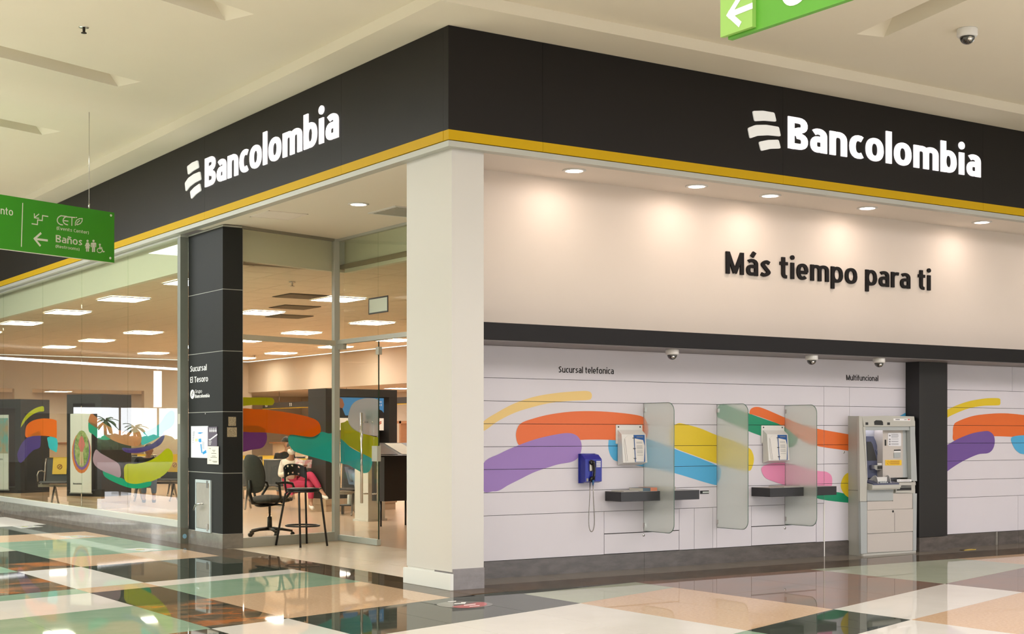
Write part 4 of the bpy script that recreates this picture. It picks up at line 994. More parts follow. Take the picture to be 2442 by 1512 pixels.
# niche interior
link('niche_back', box(5.50, 6.20, .640, .652, .76, 1.42), mat('niche_grey', (.34, .34, .36), .4), at)
xb, zb = ax(442, 250, .52); xb2, _ = ax(646, 250, .52)
_, zt = ax(500, 236, .52); _, zl = ax(500, 712, .52)
link('service_block', box(xb, 6.235, .52, .64, zl, zt+.03), M_atmp, at)
link('niche_reveal', prism([(xb2-.005, .519, zl), (xb2-.005, .519, zt+.02), (6.235, YF+.045, zt+.02), (6.235, YF+.045, zl)], (.012, .012, 0)), M_atm2, at)
link('niche_lamp', box(5.52, xb-.01, .555, .60, 1.375, 1.392), mat('atm_lamp', (1, 1, 1), .5, emit=7, emcol=(.93, .90, 1)), at)
yb = .60
scr = apoly([(276,297),(350,297),(372,345),(432,560),(440,700),(282,718)], yb, .04, M_navy, 'screen_bezel')
apoly([(282,350),(322,350),(338,372),(385,540),(290,540)], yb-.004, .004, mat('dark_screen', (.045, .045, .045), .12), 'display', scr)
for k in range(4):
    for j in range(2): apoly([(372+k*9+j*17, 432+k*22+j*6), (384+k*9+j*17, 432+k*22+j*6), (388+k*9+j*17, 448+k*22+j*6), (376+k*9+j*17, 448+k*22+j*6)], yb-.008, .008, mat('key_navy', (.15, .17, .25), .3), 'side_key', scr)
apoly([(358,585),(432,582),(440,590),(440,628),(375,634),(360,622)], .53, .06, M_steel, 'card_reader')
apoly([(392,594),(438,592),(438,624),(392,626)], .527, .003, M_blackp, 'card_slot')
apoly([(390,568),(432,568),(432,580),(390,580)], .528, .003, M_wprint, 'reader_label')
apoly([(463,330),(477,330),(478,390),(464,390)], .516, .004, M_blackp, 'receipt_slot')
nb = apoly([(500,264),(618,262),(626,270),(626,388),(618,395),(502,392),(495,384),(495,272)], .517, .003, mat('sticker_white', (.80, .80, .84), .4), 'instruction_sticker')
for k, yv in enumerate((275, 285, 295, 305, 322, 342, 350, 368, 376)): apoly([(528, yv), (600 if k % 3 else 590, yv), (600, yv+4), (528, yv+4)], .5155, .0012, mat('print_grey', (0,0,0)), 'print_line', nb)
for yv in (282, 320, 343, 368): apoly([(505, yv), (520, yv), (520, yv+14), (505, yv+14)], .5155, .0012, mat('print_grey', (0,0,0)), 'print_icon', nb)
apoly([(556,430),(622,428),(622,440),(556,442)], .516, .004, M_blackp, 'cash_mark'); apoly([(554,444),(620,442),(620,455),(554,457)], .516, .003, M_wprint, 'cash_label')
apoly([(555,462),(620,458),(620,508),(557,514)], .512, .008, M_atm2, 'deposit_cover')
ys_ = apoly([(468,533),(630,533),(631,587),(468,588)], .517, .003, mat('sticker_yellow', (.85, .55, .03), .4), 'yellow_sticker')
rc = [ax(497+14*math.cos(a), 561+17*math.sin(a), .5155) for a in [i*math.pi/8 for i in range(16)]]
link('no_sign', tube([(x, .5155, z) for x, z in rc], .0011, 5, True), mat('print_brown', (.30, .08, .02), .5), ys_)
link('no_sign', tube([(lambda q: (q[0], .5155, q[1]))(ax(490, 573, .5155)), (lambda q: (q[0], .5155, q[1]))(ax(505, 549, .5155))], .0011, 5), mat('print_brown', (0,0,0)), ys_)
for k, yv in enumerate((542, 552, 562, 573)): apoly([(517, yv), (610, yv), (610, yv+3.5), (517, yv+3.5)], .5155, .0012, mat('print_brown', (0,0,0)), 'print_line', ys_)
# keyboard shelf
x0_, z0_ = ax(275, 828, .40); x1_, z1_ = ax(585, 812, .40); z2_ = ax(320, 775, .40)[1]
kb = link('keyboard_shelf', prism([(5.505, y, z) for y, z in ((.60, .70), (.40, .705), (.392, .722), (.392, .752), (.40, .762), (.60, .80))], (.44, 0, 0)), M_atm, at)
dk_ = link('keyboard_deck', prism([(5.52, y, z) for y, z in ((.60, .80), (.395, .757), (.394, .772), (.60, .815))], (.41, 0, 0)), M_navy, kb)
for sx in (0, 1):
    P = []
    for i in range(9):
        a = i / 8; P.append((5.60 + sx*.20 + .055*math.sin(a*2.2), .40 + .17*a, .778 + .035*a + .062*math.sin(math.pi*min(1, a*1.1))**.7))
    bm = bmesh.new()
    top = [bm.verts.new(p) for p in P]; bot = [bm.verts.new((p[0]+.004, p[1], .772 + .035*i/8)) for i, p in enumerate(P)]
    for i in range(8): bm.faces.new([top[i], top[i+1], bot[i+1], bot[i]])
    g_ = bmesh.ops.extrude_face_region(bm, geom=list(bm.faces)); bmesh.ops.translate(bm, verts=[e for e in g_['geom'] if isinstance(e, bmesh.types.BMVert)], vec=(.006, 0, 0))
    link('keypad_shield', tomesh(bm), mat('shield_white', (.70, .69, .67), .4), kb)
link('hand_shield', box(5.64, 5.80, .45, .455, .79, .84), mat('shield_white', (0,0,0)), kb)
for i in range(4):
    for j in range(4): link('key', box(5.655+i*.032, 5.68+i*.032, .415+j*.028, .437+j*.028, .766+j*.0062, .788+j*.0062, .001), M_atm2, dk_)
link('side_table', box(5.93, 6.25, .44, .60, .74, .775, .004), M_atm, at)
apoly([(586,727),(728,727),(730,750),(588,752)], .435, .004, M_wprint, 'exit_label')
apoly([(597,737),(610,737),(610,743),(597,743)], .4335, .001, mat('print_grey', (0,0,0)), 'label_print'); apoly([(618,738),(715,738),(715,742),(618,742)], .4335, .001, mat('print_grey', (0,0,0)), 'label_print')
apoly([(578,760),(745,756),(745,862),(570,862)], .443, .03, M_atm, 'cash_outlet')
apoly([(584,808),(728,806),(729,836),(585,840)], .440, .003, M_blackp, 'cash_slot')
apoly([(626,790),(640,788),(728,790),(728,800),(640,802),(626,802)], .440, .003, mat('dark_grey_arrow', (.05, .05, .05), .3), 'arrow_mark')
apoly([(285,832),(545,826),(545,938),(285,944)], YF+.004, .02, M_atm2, 'bin_front')
apoly([(215,948),(785,948),(785,952),(215,954)], YF+.01, .01, M_gap, 'seam')
# lower cabinet
apoly([(218,952),(284,952),(284,1468),(225,1474)], YF-.004, .03, M_atm2, 'side_strip')
apoly([(746,868),(784,868),(778,1438),(746,1444)], YF-.004, .03, M_atm2, 'side_strip')
apoly([(288,950),(545,946),(545,868),(742,866),(742,1018),(288,1034)], YF+.006, .02, M_atmp, 'upper_cover')
dd = apoly([(286,1038),(754,1022),(756,1246),(288,1270)], YF-.002, .022, M_atmp, 'cabinet_door')
lk = link('lock', lathe([(0, 0), (.012, 0), (.012, .006), (0, .006)], seg=12), M_blackp, dd)
q = ax(541, 1048, YF); lk.matrix_basis = Matrix.Translation((q[0], YF-.002, q[1])) @ Matrix.Rotation(R(90), 4, 'X')
apoly([(560,1060),(562,1060),(562,1252),(560,1252)], YF-.0032, .001, M_gap, 'door_crease', dd)
apoly([(288,1276),(742,1252),(742,1440),(288,1462)], YF+.002, .022, M_atmp, 'kick_panel')
link('base_plate', box(5.43, 6.27, YF+.004, .655, 0, .02), M_atm, at)
link('side_seam', box(5.4165, 5.4185, YF+.012, .655, .697, .701), M_gap, at)

# ---- green hanging direction sign, left
th = R(22); ux = Vector((math.cos(th), math.sin(th), 0)); nn = Vector((math.sin(th), -math.cos(th), 0)); o0 = Vector((-1.404, 5.19, 0))
gs = thing('direction_sign', 'green hanging sign pointing to events center and restrooms', 'sign', (-1.404, 5.19, 3.45))
def sgn(u, vv): 
    q = onW(u, vv, o0.xy, (o0 + ux).xy); return ((q - o0).dot(ux), q.z)
def S3(k=0.): return lambda a, z: o0 + ux*a + Vector((0, 0, z)) + nn*k
e1 = -2.4; e2 = .335
link('board', prism([o0 + ux*e1 + Vector((0,0,3.185)), o0 + ux*e2 + Vector((0,0,3.185)), o0 + ux*e2 + Vector((0,0,3.735)), o0 + ux*e1 + Vector((0,0,3.735))], -nn*.02), M_green, gs)
link('bottom_edge', prism([o0 + ux*e1 + Vector((0,0,3.180)) - nn*.022, o0 + ux*e2 + Vector((0,0,3.180)) - nn*.022, o0 + ux*e2 + Vector((0,0,3.185)) - nn*.022, o0 + ux*e1 + Vector((0,0,3.185)) - nn*.022], nn*.022), M_creamp, gs)
cS = cr(6.3, 0, 480)
def sp(P): return [sgn(u, vv) for u, vv in cS(P)]
def thick(P, w_):
    """poly-line as list of quads"""
    out = []
    for (a, b) in zip(P, P[1:]):
        a, b = Vector(a), Vector(b); d = (b-a).normalized(); pr = Vector((-d.y, d.x)) * w_/2; e = d * w_/2
        out.append([tuple(a-e+pr), tuple(a-e-pr), tuple(b+e-pr), tuple(b+e+pr)])
    return out
W = M_creamp
link('divider_line', flat(thick(sp([(341, 32), (321, 676)]), .010), S3(), nn), W, gs)
link('stairs_icon', flat(thick(sp([(718,228),(640,215),(634,290),(565,280),(562,350),(482,338)]), .011) + thick(sp([(582,195),(520,242)]), .010) + thick(sp([(515,190),(517,248),(580,255)]), .010), S3(), nn), W, gs)
link('arrow', flat(thick(sp([(705,588),(530,566)]), .022) + thick(sp([(608,485),(520,562),(598,660)]), .022), S3(), nn), W, gs)
def sstr(s, x, y, x2, y2, hpx, off=.14):
    a = Vector(sp([(x, y)])[0]); b = Vector(sp([(x2, y2)])[0]); z = a.y
    h = sp([(x, y - hpx)])[0][1] - a.y
    string('lettering', s, o0 + ux*a.x + Vector((0, 0, z)), ux, (b-a).x, h, nn, W, gs, off)
# "C E T" of the centre's name with open strokes and a leaf
def arc(cx_, cy_, rx, ry, a0, a1, n=10): return [(cx_ + rx*math.cos(R(a0 + (a1-a0)*i/n)), cy_ - ry*math.sin(R(a0 + (a1-a0)*i/n))) for i in range(n+1)]
logo = []
for P in (arc(935, 285, 75, 68, 105, 262), [(915, 217), (1000, 228)], [(915, 352), (940, 354)], arc(1010, 290, 62, 60, 110, 255), [(985, 232), (1125, 245)], [(965, 292), (1020, 298)], [(995, 350), (1015, 354)], [(1080, 245), (1078, 360)], [(1145, 243), (1150, 244)]):
    logo += thick(sp(P), .011)
link('centre_name', flat(logo, S3(.0002), nn, .0008), W, gs)
link('leaf', flat(thick(sp([(1130,362),(1132,320),(1150,285),(1190,262),(1235,258),(1232,300),(1205,335),(1165,352),(1150,350),(1160,320),(1195,290)]), .009), S3(.0004), nn, .0008), W, gs)
sstr('(Events Center)', 850, 425, 1335, 478, 48, .13); sstr('Baños', 838, 612, 1235, 662, 108, .165); sstr('(Restrooms)', 835, 695, 1195, 742, 44, .13)
sstr('ento', -60, 180, 195, 200, 108, .15)
def person_icon(cx_, cy_, h, skirt):
    k = h / 185.; P = []
    P.append(arc(cx_, cy_ - 165*k, 17*k, 18*k, 0, 330, 11))
    if skirt: P.append([(cx_-18*k, cy_-140*k), (cx_+18*k, cy_-140*k), (cx_+42*k, cy_-85*k), (cx_+32*k, cy_-80*k), (cx_+18*k, cy_-112*k), (cx_+34*k, cy_-50*k), (cx_+22*k, cy_-50*k), (cx_+22*k, cy_), (cx_+5*k, cy_), (cx_+4*k, cy_-50*k), (cx_-4*k, cy_-50*k), (cx_-5*k, cy_), (cx_-22*k, cy_), (cx_-22*k, cy_-50*k), (cx_-34*k, cy_-50*k), (cx_-18*k, cy_-112*k), (cx_-32*k, cy_-80*k), (cx_-42*k, cy_-85*k)])
    else: P.append([(cx_-28*k, cy_-140*k), (cx_+28*k, cy_-140*k), (cx_+40*k, cy_-130*k), (cx_+40*k, cy_-72*k), (cx_+29*k, cy_-72*k), (cx_+27*k, cy_-115*k), (cx_+22*k, cy_-115*k), (cx_+22*k, cy_), (cx_+4*k, cy_), (cx_+3*k, cy_-70*k), (cx_-3*k, cy_-70*k), (cx_-4*k, cy_), (cx_-22*k, cy_), (cx_-22*k, cy_-115*k), (cx_-27*k, cy_-115*k), (cx_-29*k, cy_-72*k), (cx_-40*k, cy_-72*k), (cx_-40*k, cy_-130*k)])
    return [sp(p) for p in P]
link('restroom_icon', flat(person_icon(1315, 756, 180, True), S3(), nn), W, gs)
link('restroom_icon', flat(person_icon(1405, 762, 186, False), S3(), nn), W, gs)
link('wheelchair_icon', flat([sp(arc(1500, 652, 15, 15, 0, 330, 11))] + thick(sp([(1500,672),(1498,712),(1530,712),(1548,758),(1565,756)]), .012) + thick(sp([(1500,690),(1530,694)]), .008) + thick(sp(arc(1496, 738, 36, 34, 100, 350, 14)), .008), S3(), nn), W, gs)
for P in ((1667, 213), (1657, 855)):
    a, z = sp([P])[0]; st = link('stud', lathe([(0, 0), (.014, 0), (.010, .008), (0, .009)], seg=14), M_creamp, gs)
    st.matrix_basis = Matrix.Translation(o0 + ux*a + Vector((0, 0, z))) @ nn.to_track_quat('Z', 'Y').to_matrix().to_4x4()
for a in (-.0, -1.9):
    c = o0 + ux*a - nn*.01
    link('hanging_wire', tube([c + Vector((0, 0, 3.735)), c + Vector((0, 0, ZC))], .0035, 6), M_steel, gs)
    link('wire_clamp', tube([c + Vector((0, 0, 3.735)), c + Vector((0, 0, 3.79))], .009, 8), M_steel, gs)

# ---- green sign, right, mostly above the frame
g2s = thing('direction_sign', 'green hanging sign with lime arrow panel at the top edge', 'sign', (-1.32, -5.2, 3.55))
def onG(u, vv): return onX(u, vv, -1.32)
link('board', box(-1.32, -1.29, -7.6, -4.83, 3.285, 3.86), mat('sign_green_light', (.10, .36, .03), .4), g2s)
ye = onG(1803, 50).y
link('arrow_panel', box(-1.345, -1.32, ye, -4.80, 3.30, 3.86), M_lime, g2s)
cG = cr(3.29, 1700, 0)
def gp(P, x=-1.346): return [(lambda q: (q.y, q.z))(onX(u, vv, x)) for u, vv in cG(P)]
link('arrow', flat(thick(gp([(295, 50), (140, 112)]), .030) + thick(gp([(225, -45), (128, 114), (203, 182)]), .030), lambda y, z: (-1.346, y, z), (-1, 0, 0)), M_wprint, g2s)
a = gp([(530, 55)], -1.321)[0]
string('lettering', 'Centro', (-1.321, gp([(528, 0)], -1.321)[0][0], gp([(600, 55)], -1.321)[0][1]), (0, -1, 0), .92, .24, (-1, 0, 0), M_wprint, g2s, .20)
for y in (-5.3, -7.1): link('hanging_wire', tube([(-1.305, y, 3.86), (-1.305, y, ZC)], .0035, 6), M_steel, g2s)

# ---- stickers on the floor
fs = thing('floor_sticker', 'round red and grey arrow sticker on the floor in front of the corner pillar', 'floor sticker', (-.44, -.905, .001))
cc = Vector((-.435, -.905)); rr = .215
circ = [tuple(cc + Vector((math.cos(a), math.sin(a))) * rr) for a in [i*math.pi/20 for i in range(40)]]
link('disc', flat([circ], lambda x, y: (x, y, .0004), (0, 0, 1)), mat('sticker_grey', (.13, .125, .10), .12), fs)
def fp(P): return [(lambda q: (q.x, q.y))(onZ(u, vv, .0016)) for u, vv in cr(4.884, 900, 1362)(P)]
link('red_part', flat([fp([(870, 412), (960, 398), (1060, 382), (1150, 365), (1225, 360), (1270, 372), (1278, 388), (1240, 405), (1160, 418), (1060, 427), (960, 427), (900, 422)])], lambda x, y: (x, y, .0012), (0, 0, 1)), mat('sticker_red', (.55, .055, .06), .15), fs)
link('arrow', flat([fp([(890, 385), (900, 376), (975, 372), (975, 365), (1035, 362), (1020, 382), (990, 380), (905, 386)]), fp([(812, 362), (830, 354), (918, 347), (915, 356)])], lambda x, y: (x, y, .0020), (0, 0, 1)), M_wprint, fs)
link('print', flat([fp([(1005, 396), (1145, 382), (1145, 388), (1010, 403)]), fp([(1070, 408), (1190, 400), (1190, 404), (1075, 412)])], lambda x, y: (x, y, .0020), (0, 0, 1)), M_wprint, fs)
def fsticker(P, k, l):
    q = [onZ(u, vv, 0) for u, vv in P]; c = sum(q, Vector()) / 4
    t = thing('floor_sticker', l, 'floor sticker', (c.x, c.y, .001))
    link('sheet', flat([[(p.x, p.y) for p in q]], lambda x, y: (x, y, .0004), (0, 0, 1)), mat('sheet_white', (.72, .72, .68), .12), t)
    e = [(c.x + .05*math.cos(a) - .03, c.y + .07*math.sin(a)) for a in [i*math.pi/6 for i in range(12)]]
    link('green_mark', flat([e], lambda x, y: (x, y, .0012), (0, 0, 1)), mat('mark_olive', (.30, .33, .08), .3), t)
    link('arrow_mark', flat([[(c.x + .05, c.y - .08), (c.x + .09, c.y - .06), (c.x + .07, c.y - .16)]], lambda x, y: (x, y, .0012), (0, 0, 1)), mat('mark_olive', (0,0,0)), t)
fsticker([(27,1255),(75,1252),(103,1256),(50,1260.5)], 0, 'small white sticker on the floor farthest left by the granite sill')
fsticker([(140,1280),(185,1276.5),(232,1279),(172,1284)], 1, 'small white sticker on the green floor, middle of the row of three')
fsticker([(293,1309.5),(335,1307),(388,1310.5),(345,1315.5)], 2, 'small white sticker on the floor nearest the charcoal pillar')
ys2 = thing('floor_sticker', 'little yellow and black strip on the floor right of the black post', 'floor sticker', (7.03, .38, .001))
link('strip', box(6.93, 7.13, .33, .39, .0, .004), mat('strip_yellow', (.65, .45, .04), .3), ys2); link('black_patch', box(6.90, 6.98, .34, .38, .004, .006), M_blackp, ys2)
bl = thing('sill_sticker', 'round pale blue sticker on the end of the granite sill', 'sticker', (-.003, 6.24, .09))
link('disc', flat([[(.048 + .026*math.cos(a), .085 + .028*math.sin(a)) for a in [i*math.pi/10 for i in range(20)]]], lambda x, z: (x, 6.188, z), (0, -1, 0)), mat('sticker_blue', (.28, .52, .68), .4), bl)
tag(link('post_sticker', box(-.0015, .0, 6.215, 6.275, 1.425, 1.545), mat('cream_sticker2', (.52, .50, .42), .6)), 'small grey label stuck on the aluminium post beside the charcoal pillar', 'sticker')

# =====================================================================================  FURNITURE
def arcpts(c, r, a0, a1, n, z, sx=1, sy=1): return [(c[0] + r*sx*math.cos(R(a0+(a1-a0)*i/n)), c[1] + r*sy*math.sin(R(a0+(a1-a0)*i/n)), z) for i in range(n+1)]
# ---- black bar stool in front of the glass (local: back at +y, toward the glass)
st = thing('bar_stool', 'tall black bar stool with perforated backrest in front of the glass', 'stool', (1.065, 5.085, 0), R(8))
link('seat', lathe([(0, 0), (.165, 0), (.188, .006), (.192, .016), (.186, .027), (.14, .031), (0, .028)], (0, -.01, .645), 32), M_blackp, st, False)
link('seat_ring', tube([(.180*math.cos(a), -.01 + .180*math.sin(a), .638) for a in [i*math.pi/14 for i in range(28)]], .011, 8, True), M_blackm, st, False)
LG = [(-.15, -.15), (.15, -.15), (.14, .15), (-.14, .15)]; LB = [(-.185, -.235), (.185, -.235), (.215, .235), (-.215, .235)]
for (a, b), (c, d) in zip(LG, LB): link('leg', tube([(a*.85, b*.85, .635), (a, b, .605), (c, d, .0)], .0125, 10), M_blackm, st, False)
link('foot_ring', tube([(.19*math.cos(2*math.pi*i/32), .205*math.sin(2*math.pi*i/32), .235) for i in range(32)], .010, 8, True), M_blackm, st, False)
bm = bmesh.new(); NX, NZ = 40, 20; grid = []
for j in range(NZ+1):
    row = []
    for i in range(NX+1):
        s_ = i/NX*2-1; t_ = j/NZ
        zt_ = .955 - .035*s_*s_ - (.03 if abs(s_) > .93 else 0); zb_ = .775 + .045*(1-s_*s_)
        a = s_*.95
        row.append(bm.verts.new((.180*math.sin(a), .06 + .15*math.cos(a) + .02*t_, zb_ + (zt_-zb_)*t_)))
    grid.append(row)
holes = [(-.74, .76), (-.37, .82), (.04, .84), (.52, .76), (-.37, .20), (.04, .22), (.46, .18)]
for j in range(NZ):
    for i in range(NX):
        s_ = (i+.5)/NX*2-1; t_ = (j+.5)/NZ
        if any(((s_-a)/.082)**2 + ((t_-b)/.085)**2 < 1 for a, b in holes): continue
        bm.faces.new([grid[j][i], grid[j][i+1], grid[j+1][i+1], grid[j+1][i]])
g_ = bmesh.ops.extrude_face_region(bm, geom=list(bm.faces)); bmesh.ops.translate(bm, verts=[e for e in g_['geom'] if isinstance(e, bmesh.types.BMVert)], vec=(0, .006, 0))
link('backrest', tomesh(bm, smooth=False), M_blackp, st, False)
for s_ in (-1, 1):
    link('back_post', tube([(s_*.135, .14, .63), (s_*.142, .150, .70), (s_*.147, .150, .80), (s_*.146, .165, .915)], .0115, 10), M_blackm, st, False)

# ---- office swivel chair just inside the glass
oc = thing('office_chair', 'dark grey office swivel chair with loop armrests behind the return window', 'chair', (1.42, 6.80, 0), R(100))
M_ocf = mat('chair_fabric', (.045, .044, .038), .85, noise=(60, (.06, .058, .05), .2)); M_ocp = mat('chair_plastic', (.02, .02, .018), .4)
def pad(w, d, h, z, name, y=0, m=M_ocf):
    bm = bmesh.new(); bmesh.ops.create_uvsphere(bm, u_segments=32, v_segments=14, radius=1)
    for v in bm.verts:
        x_, y_, z_ = v.co; r_ = 1/ max(1e-6, (abs(x_)**3.2 + abs(y_)**3.2 + 1e-9)**(1/3.2)) * math.hypot(x_, y_) if math.hypot(x_, y_) > 1e-4 else 1
        v.co = (x_*r_*w/2, y + y_*r_*d/2, z + z_*h/2 - .03*(y_**2))
    return link(name, tomesh(bm, smooth=True), m, oc, False)
pad(.50, .47, .105, .475, 'seat')
pad(.42, .30, .03, .405, 'seat_pan', m=M_ocp)
bm = bmesh.new()
bmesh.ops.create_uvsphere(bm, u_segments=32, v_segments=16, radius=1)
for v in bm.verts:
    x_, y_, z_ = v.co; k_ = math.hypot(x_, z_); r_ = k_ / ((abs(x_)**3 + abs(z_)**3 + 1e-9)**(1/3)) if k_ > 1e-4 else 1
    v.co = (x_*r_*.225*(1 - .08*max(0, z_)), .27 + y_*.035 - .05*x_*x_ + .03*z_, .80 + z_*r_*.245)
link('backrest', tomesh(bm, smooth=True), M_ocf, oc, False)
link('back_bracket', tube([(0, .10, .41), (0, .26, .43), (0, .30, .55), (0, .295, .72)], .022, 8), M_ocp, oc, False)
for s_ in (-1, 1): link('armrest', tube([(s_*.20, .04, .42), (s_*.29, .03, .50), (s_*.30, .06, .66), (s_*.295, .10, .685), (s_*.29, -.06, .69), (s_*.285, -.15, .675), (s_*.29, -.17, .63), (s_*.285, -.08, .52), (s_*.20, -.04, .43)], .017, 8), M_ocp, oc, False)
link('gas_lift', lathe([(0, .08), (.028, .08), (.028, .25), (.016, .25), (.016, .40), (0, .40)], seg=16), M_steel, oc, False)
link('lift_sleeve', lathe([(0, .07), (.032, .07), (.030, .24), (0, .24)], seg=16), M_ocp, oc, False)
for k in range(5):
    a = k*2*math.pi/5 + .3
    l_ = link('base_spoke', tube([(0, 0, .095), (.16*math.cos(a), .16*math.sin(a), .085), (.29*math.cos(a), .29*math.sin(a), .062)], [.026, .018, .014], 8), M_ocp, oc, False)
    cst = lathe([(0, -.018), (.026, -.018), (.028, 0), (.026, .018), (0, .018)], seg=12)
    c_ = link('caster', cst, M_ocp, oc, False); c_.matrix_basis = Matrix.Translation((.29*math.cos(a), .29*math.sin(a), .028)) @ Matrix.Rotation(a, 4, 'Z') @ Matrix.Rotation(R(90), 4, 'X')

# ---- dark portal frames with screens inside the bank
M_port = mat('portal_charcoal', (.030, .028, .026), .45); M_portb = mat('portal_base', (.50, .37, .25), .3)
def portal(loc, rot, w, d, h, leg, top, l, zb=.22, solid_back=False):
    t = thing('portal_frame', l, 'display frame', loc, rot)
    link('post', box(0, leg, 0, d, zb, h-top, .003), M_port, t, False); link('post', box(w-leg, w, 0, d, zb, h-top, .003), M_port, t, False)
    link('lintel', box(0, w, 0, d, h-top, h, .003), M_port, t, False)
    link('plinth', box(.02, w-.02, .02, d-.02, 0, zb*.55), M_portb, t, False)
    link('low_shelf', box(leg, w-leg, 0, d, zb, zb+.10), M_port, t, False)
    link('plinth_top', box(0, w, 0, d, zb*.55, zb, .002), M_portb, t, False)
    return t
p3 = Vector((4.53, 11.46, 0)); rp = math.atan2(11.62-11.46, 1.46)
pf = portal(p3, rp, 1.46, .55, 2.07, .17, .13, 'dark display frame holding the blue picture screen behind the glass door')
TP = Matrix.Translation(p3) @ Matrix.Rotation(rp, 4, 'Z')
link('inner_panel', box(.86, 1.30, .28, .52, .32, 1.40), mat('inner_black', (.02, .019, .017), .5), pf, False)
tv = thing('screen', 'wide blue picture screen over a white name strip inside the display frame', 'screen', TP @ Vector((.18, .02, 1.36)), rp)
link('casing', box(.0, 1.02, .0, .05, .0, .58), M_blackp, tv, False)
link('picture', box(.01, 1.01, -.003, .0, .22, .565), mat('screen_blue', (.05, .20, .42), .3, emit=.55, emcol=(.03, .13, .30)), tv, False)
M_mtn = mat('screen_dark', (.03, .028, .03), .3, emit=.05)
link('mountains', flat([[(.01, .22), (.01, .40), (.06, .46), (.13, .44), (.17, .36), (.22, .26), (.50, .27), (.70, .24), (.80, .28), (.92, .37), (.97, .35), (1.01, .31), (1.01, .22)]], lambda x, z: (x, -.004, z), (0, -1, 0)), M_mtn, tv, False)
link('hair', flat([[(.02, .42), (.04, .52), (.10, .56), (.16, .54), (.20, .44), (.17, .38), (.08, .40)]], lambda x, z: (x, -.0055, z), (0, -1, 0)), mat('screen_brown', (.30, .12, .06), .4, emit=.2), tv, False)
link('white_strip', box(.01, 1.01, -.003, .0, .01, .218), mat('strip_white', (.80, .72, .62), .4, emit=.35), tv, False)
def tvs(s, x, z, w_, h_, m, o=.15):
    string('lettering', s, (x, -.0055, z), (1, 0, 0), w_, h_, (0, -1, 0), m, tv, o).matrix_parent_inverse = Matrix.Identity(4)
tvs('Aquí los productos', .55, .485, .42, .036, M_wprint); tvs('que tenemos para ti', .60, .43, .37, .034, M_wprint)
tvs('Bancolombia', .52, .085, .36, .055, M_ink, .16)
link('logo_mark', flat([[(.90, .15), (.955, .17), (.965, .155), (.91, .132)], [(.895, .12), (.96, .145), (.965, .13), (.90, .10)]], lambda x, z: (x, -.0045, z), (0, -1, 0)), mat('logo_red', (.6, .12, .03), .5), tv, False)

c2_ = Vector((1.68, 14.41, 0)); a2 = Vector((1.30, 15.10, 0))
rot2 = math.atan2(c2_.y - a2.y, c2_.x - a2.x)
portal(a2, rot2, .80, .75, 2.0, .14, .16, 'dark display frame holding a poster, nearest the charcoal pillar')
c1_ = Vector((.93, 16.7, 0)); a1_ = Vector((.50, 17.45, 0)); rot1 = math.atan2(c1_.y - a1_.y, c1_.x - a1_.x)
portal(a1_, rot1, .87, .72, 1.95, .14, .16, 'dark display frame holding a poster at the far left window edge')

M_bann = mat('banner_white', (.76, .77, .72), .5)
def banner(a, rot, l, extra):
    t = thing('poster_stand', l, 'poster', (a.x, a.y, 0), rot)
    link('panel', box(.18, .66, -.10, -.085, .29, 1.66), M_bann, t, False)
    link('pole', tube([(.42, -.08, 0.02), (.42, -.08, 1.8)], .010, 8), M_steel, t, False)
    link('foot', box(.30, .54, -.16, .0, 0, .015), M_steel, t, False)
    link('bottom_bar', box(.17, .67, -.105, -.08, .27, .29), M_alu, t, False)
    f = lambda x, z: (x, -.101, z)
    for P, m, nm in extra: link(nm, flat([P], f, (0, -1, 0), .0008), m, t, False)
    string('lettering', 'Bancolombia', (.25, -.1025, .43), (1, 0, 0), .20, .028, (0, -1, 0), M_ink, t, .17).matrix_parent_inverse = Matrix.Identity(4)
    return t
def ell(cx_, cz_, rx, rz, k=0, n=20): return [(cx_ + (rx+k)*math.cos(2*math.pi*i/n), cz_ - k*.6 + (rz+k*.6)*math.sin(2*math.pi*i/n)) for i in range(n)]
M_leaf = mat('poster_foliage', (.12, .25, .05), .6, noise=(14, (.45, .50, .22), .15))
banner(a2, rot2, 'poster with oval picture of a person in greenery, nearest the charcoal pillar',
  [(ell(.44, 1.0, .19, .34, .03), mat('poster_orange', (.72, .22, .05), .5), 'orange_arc')])
# layered arcs on the same poster
pst2 = [o for o in bpy.data.objects if o.name.startswith('poster_stand')][-1]
link('violet_arc', flat([ell(.45, 1.02, .18, .32, .015)], lambda x, z: (x, -.1025, z), (0, -1, 0)), mat('poster_violet', (.22, .12, .40), .5), pst2, False)
link('photo_oval', flat([ell(.45, 1.05, .17, .32)], lambda x, z: (x, -.104, z), (0, -1, 0)), M_leaf, pst2, False)
link('photo_figure', flat([[(.40, .80), (.42, 1.02), (.37, 1.12), (.41, 1.24), (.45, 1.28), (.49, 1.24), (.53, 1.12), (.48, 1.02), (.50, .80)]], lambda x, z: (x, -.1055, z), (0, -1, 0)), mat('poster_pink', (.62, .18, .16), .6), pst2, False)
link('photo_trousers', flat([[(.40, .76), (.415, 1.0), (.485, 1.0), (.50, .76), (.46, .76), (.45, .95), (.44, .76)]], lambda x, z: (x, -.107, z), (0, -1, 0)), mat('poster_sand', (.62, .50, .30), .6), pst2, False)
pb = banner(a1_, rot1, 'pale poster with picture above two text lines at the far left', [([(.18, .95), (.66, .95), (.66, 1.60), (.18, 1.60)], mat('poster_mixed', (.45, .30, .16), .6, noise=(6, (.12, .42, .42), .12)), 'picture')])
for s_, z in (('Hay un camino', .83), ('para ti', .74)):
    string('lettering', s_, (.25, -.1025, z), (1, 0, 0), .28 if z > .8 else .16, .032, (0, -1, 0), M_ink, pb, .15).matrix_parent_inverse = Matrix.Identity(4)

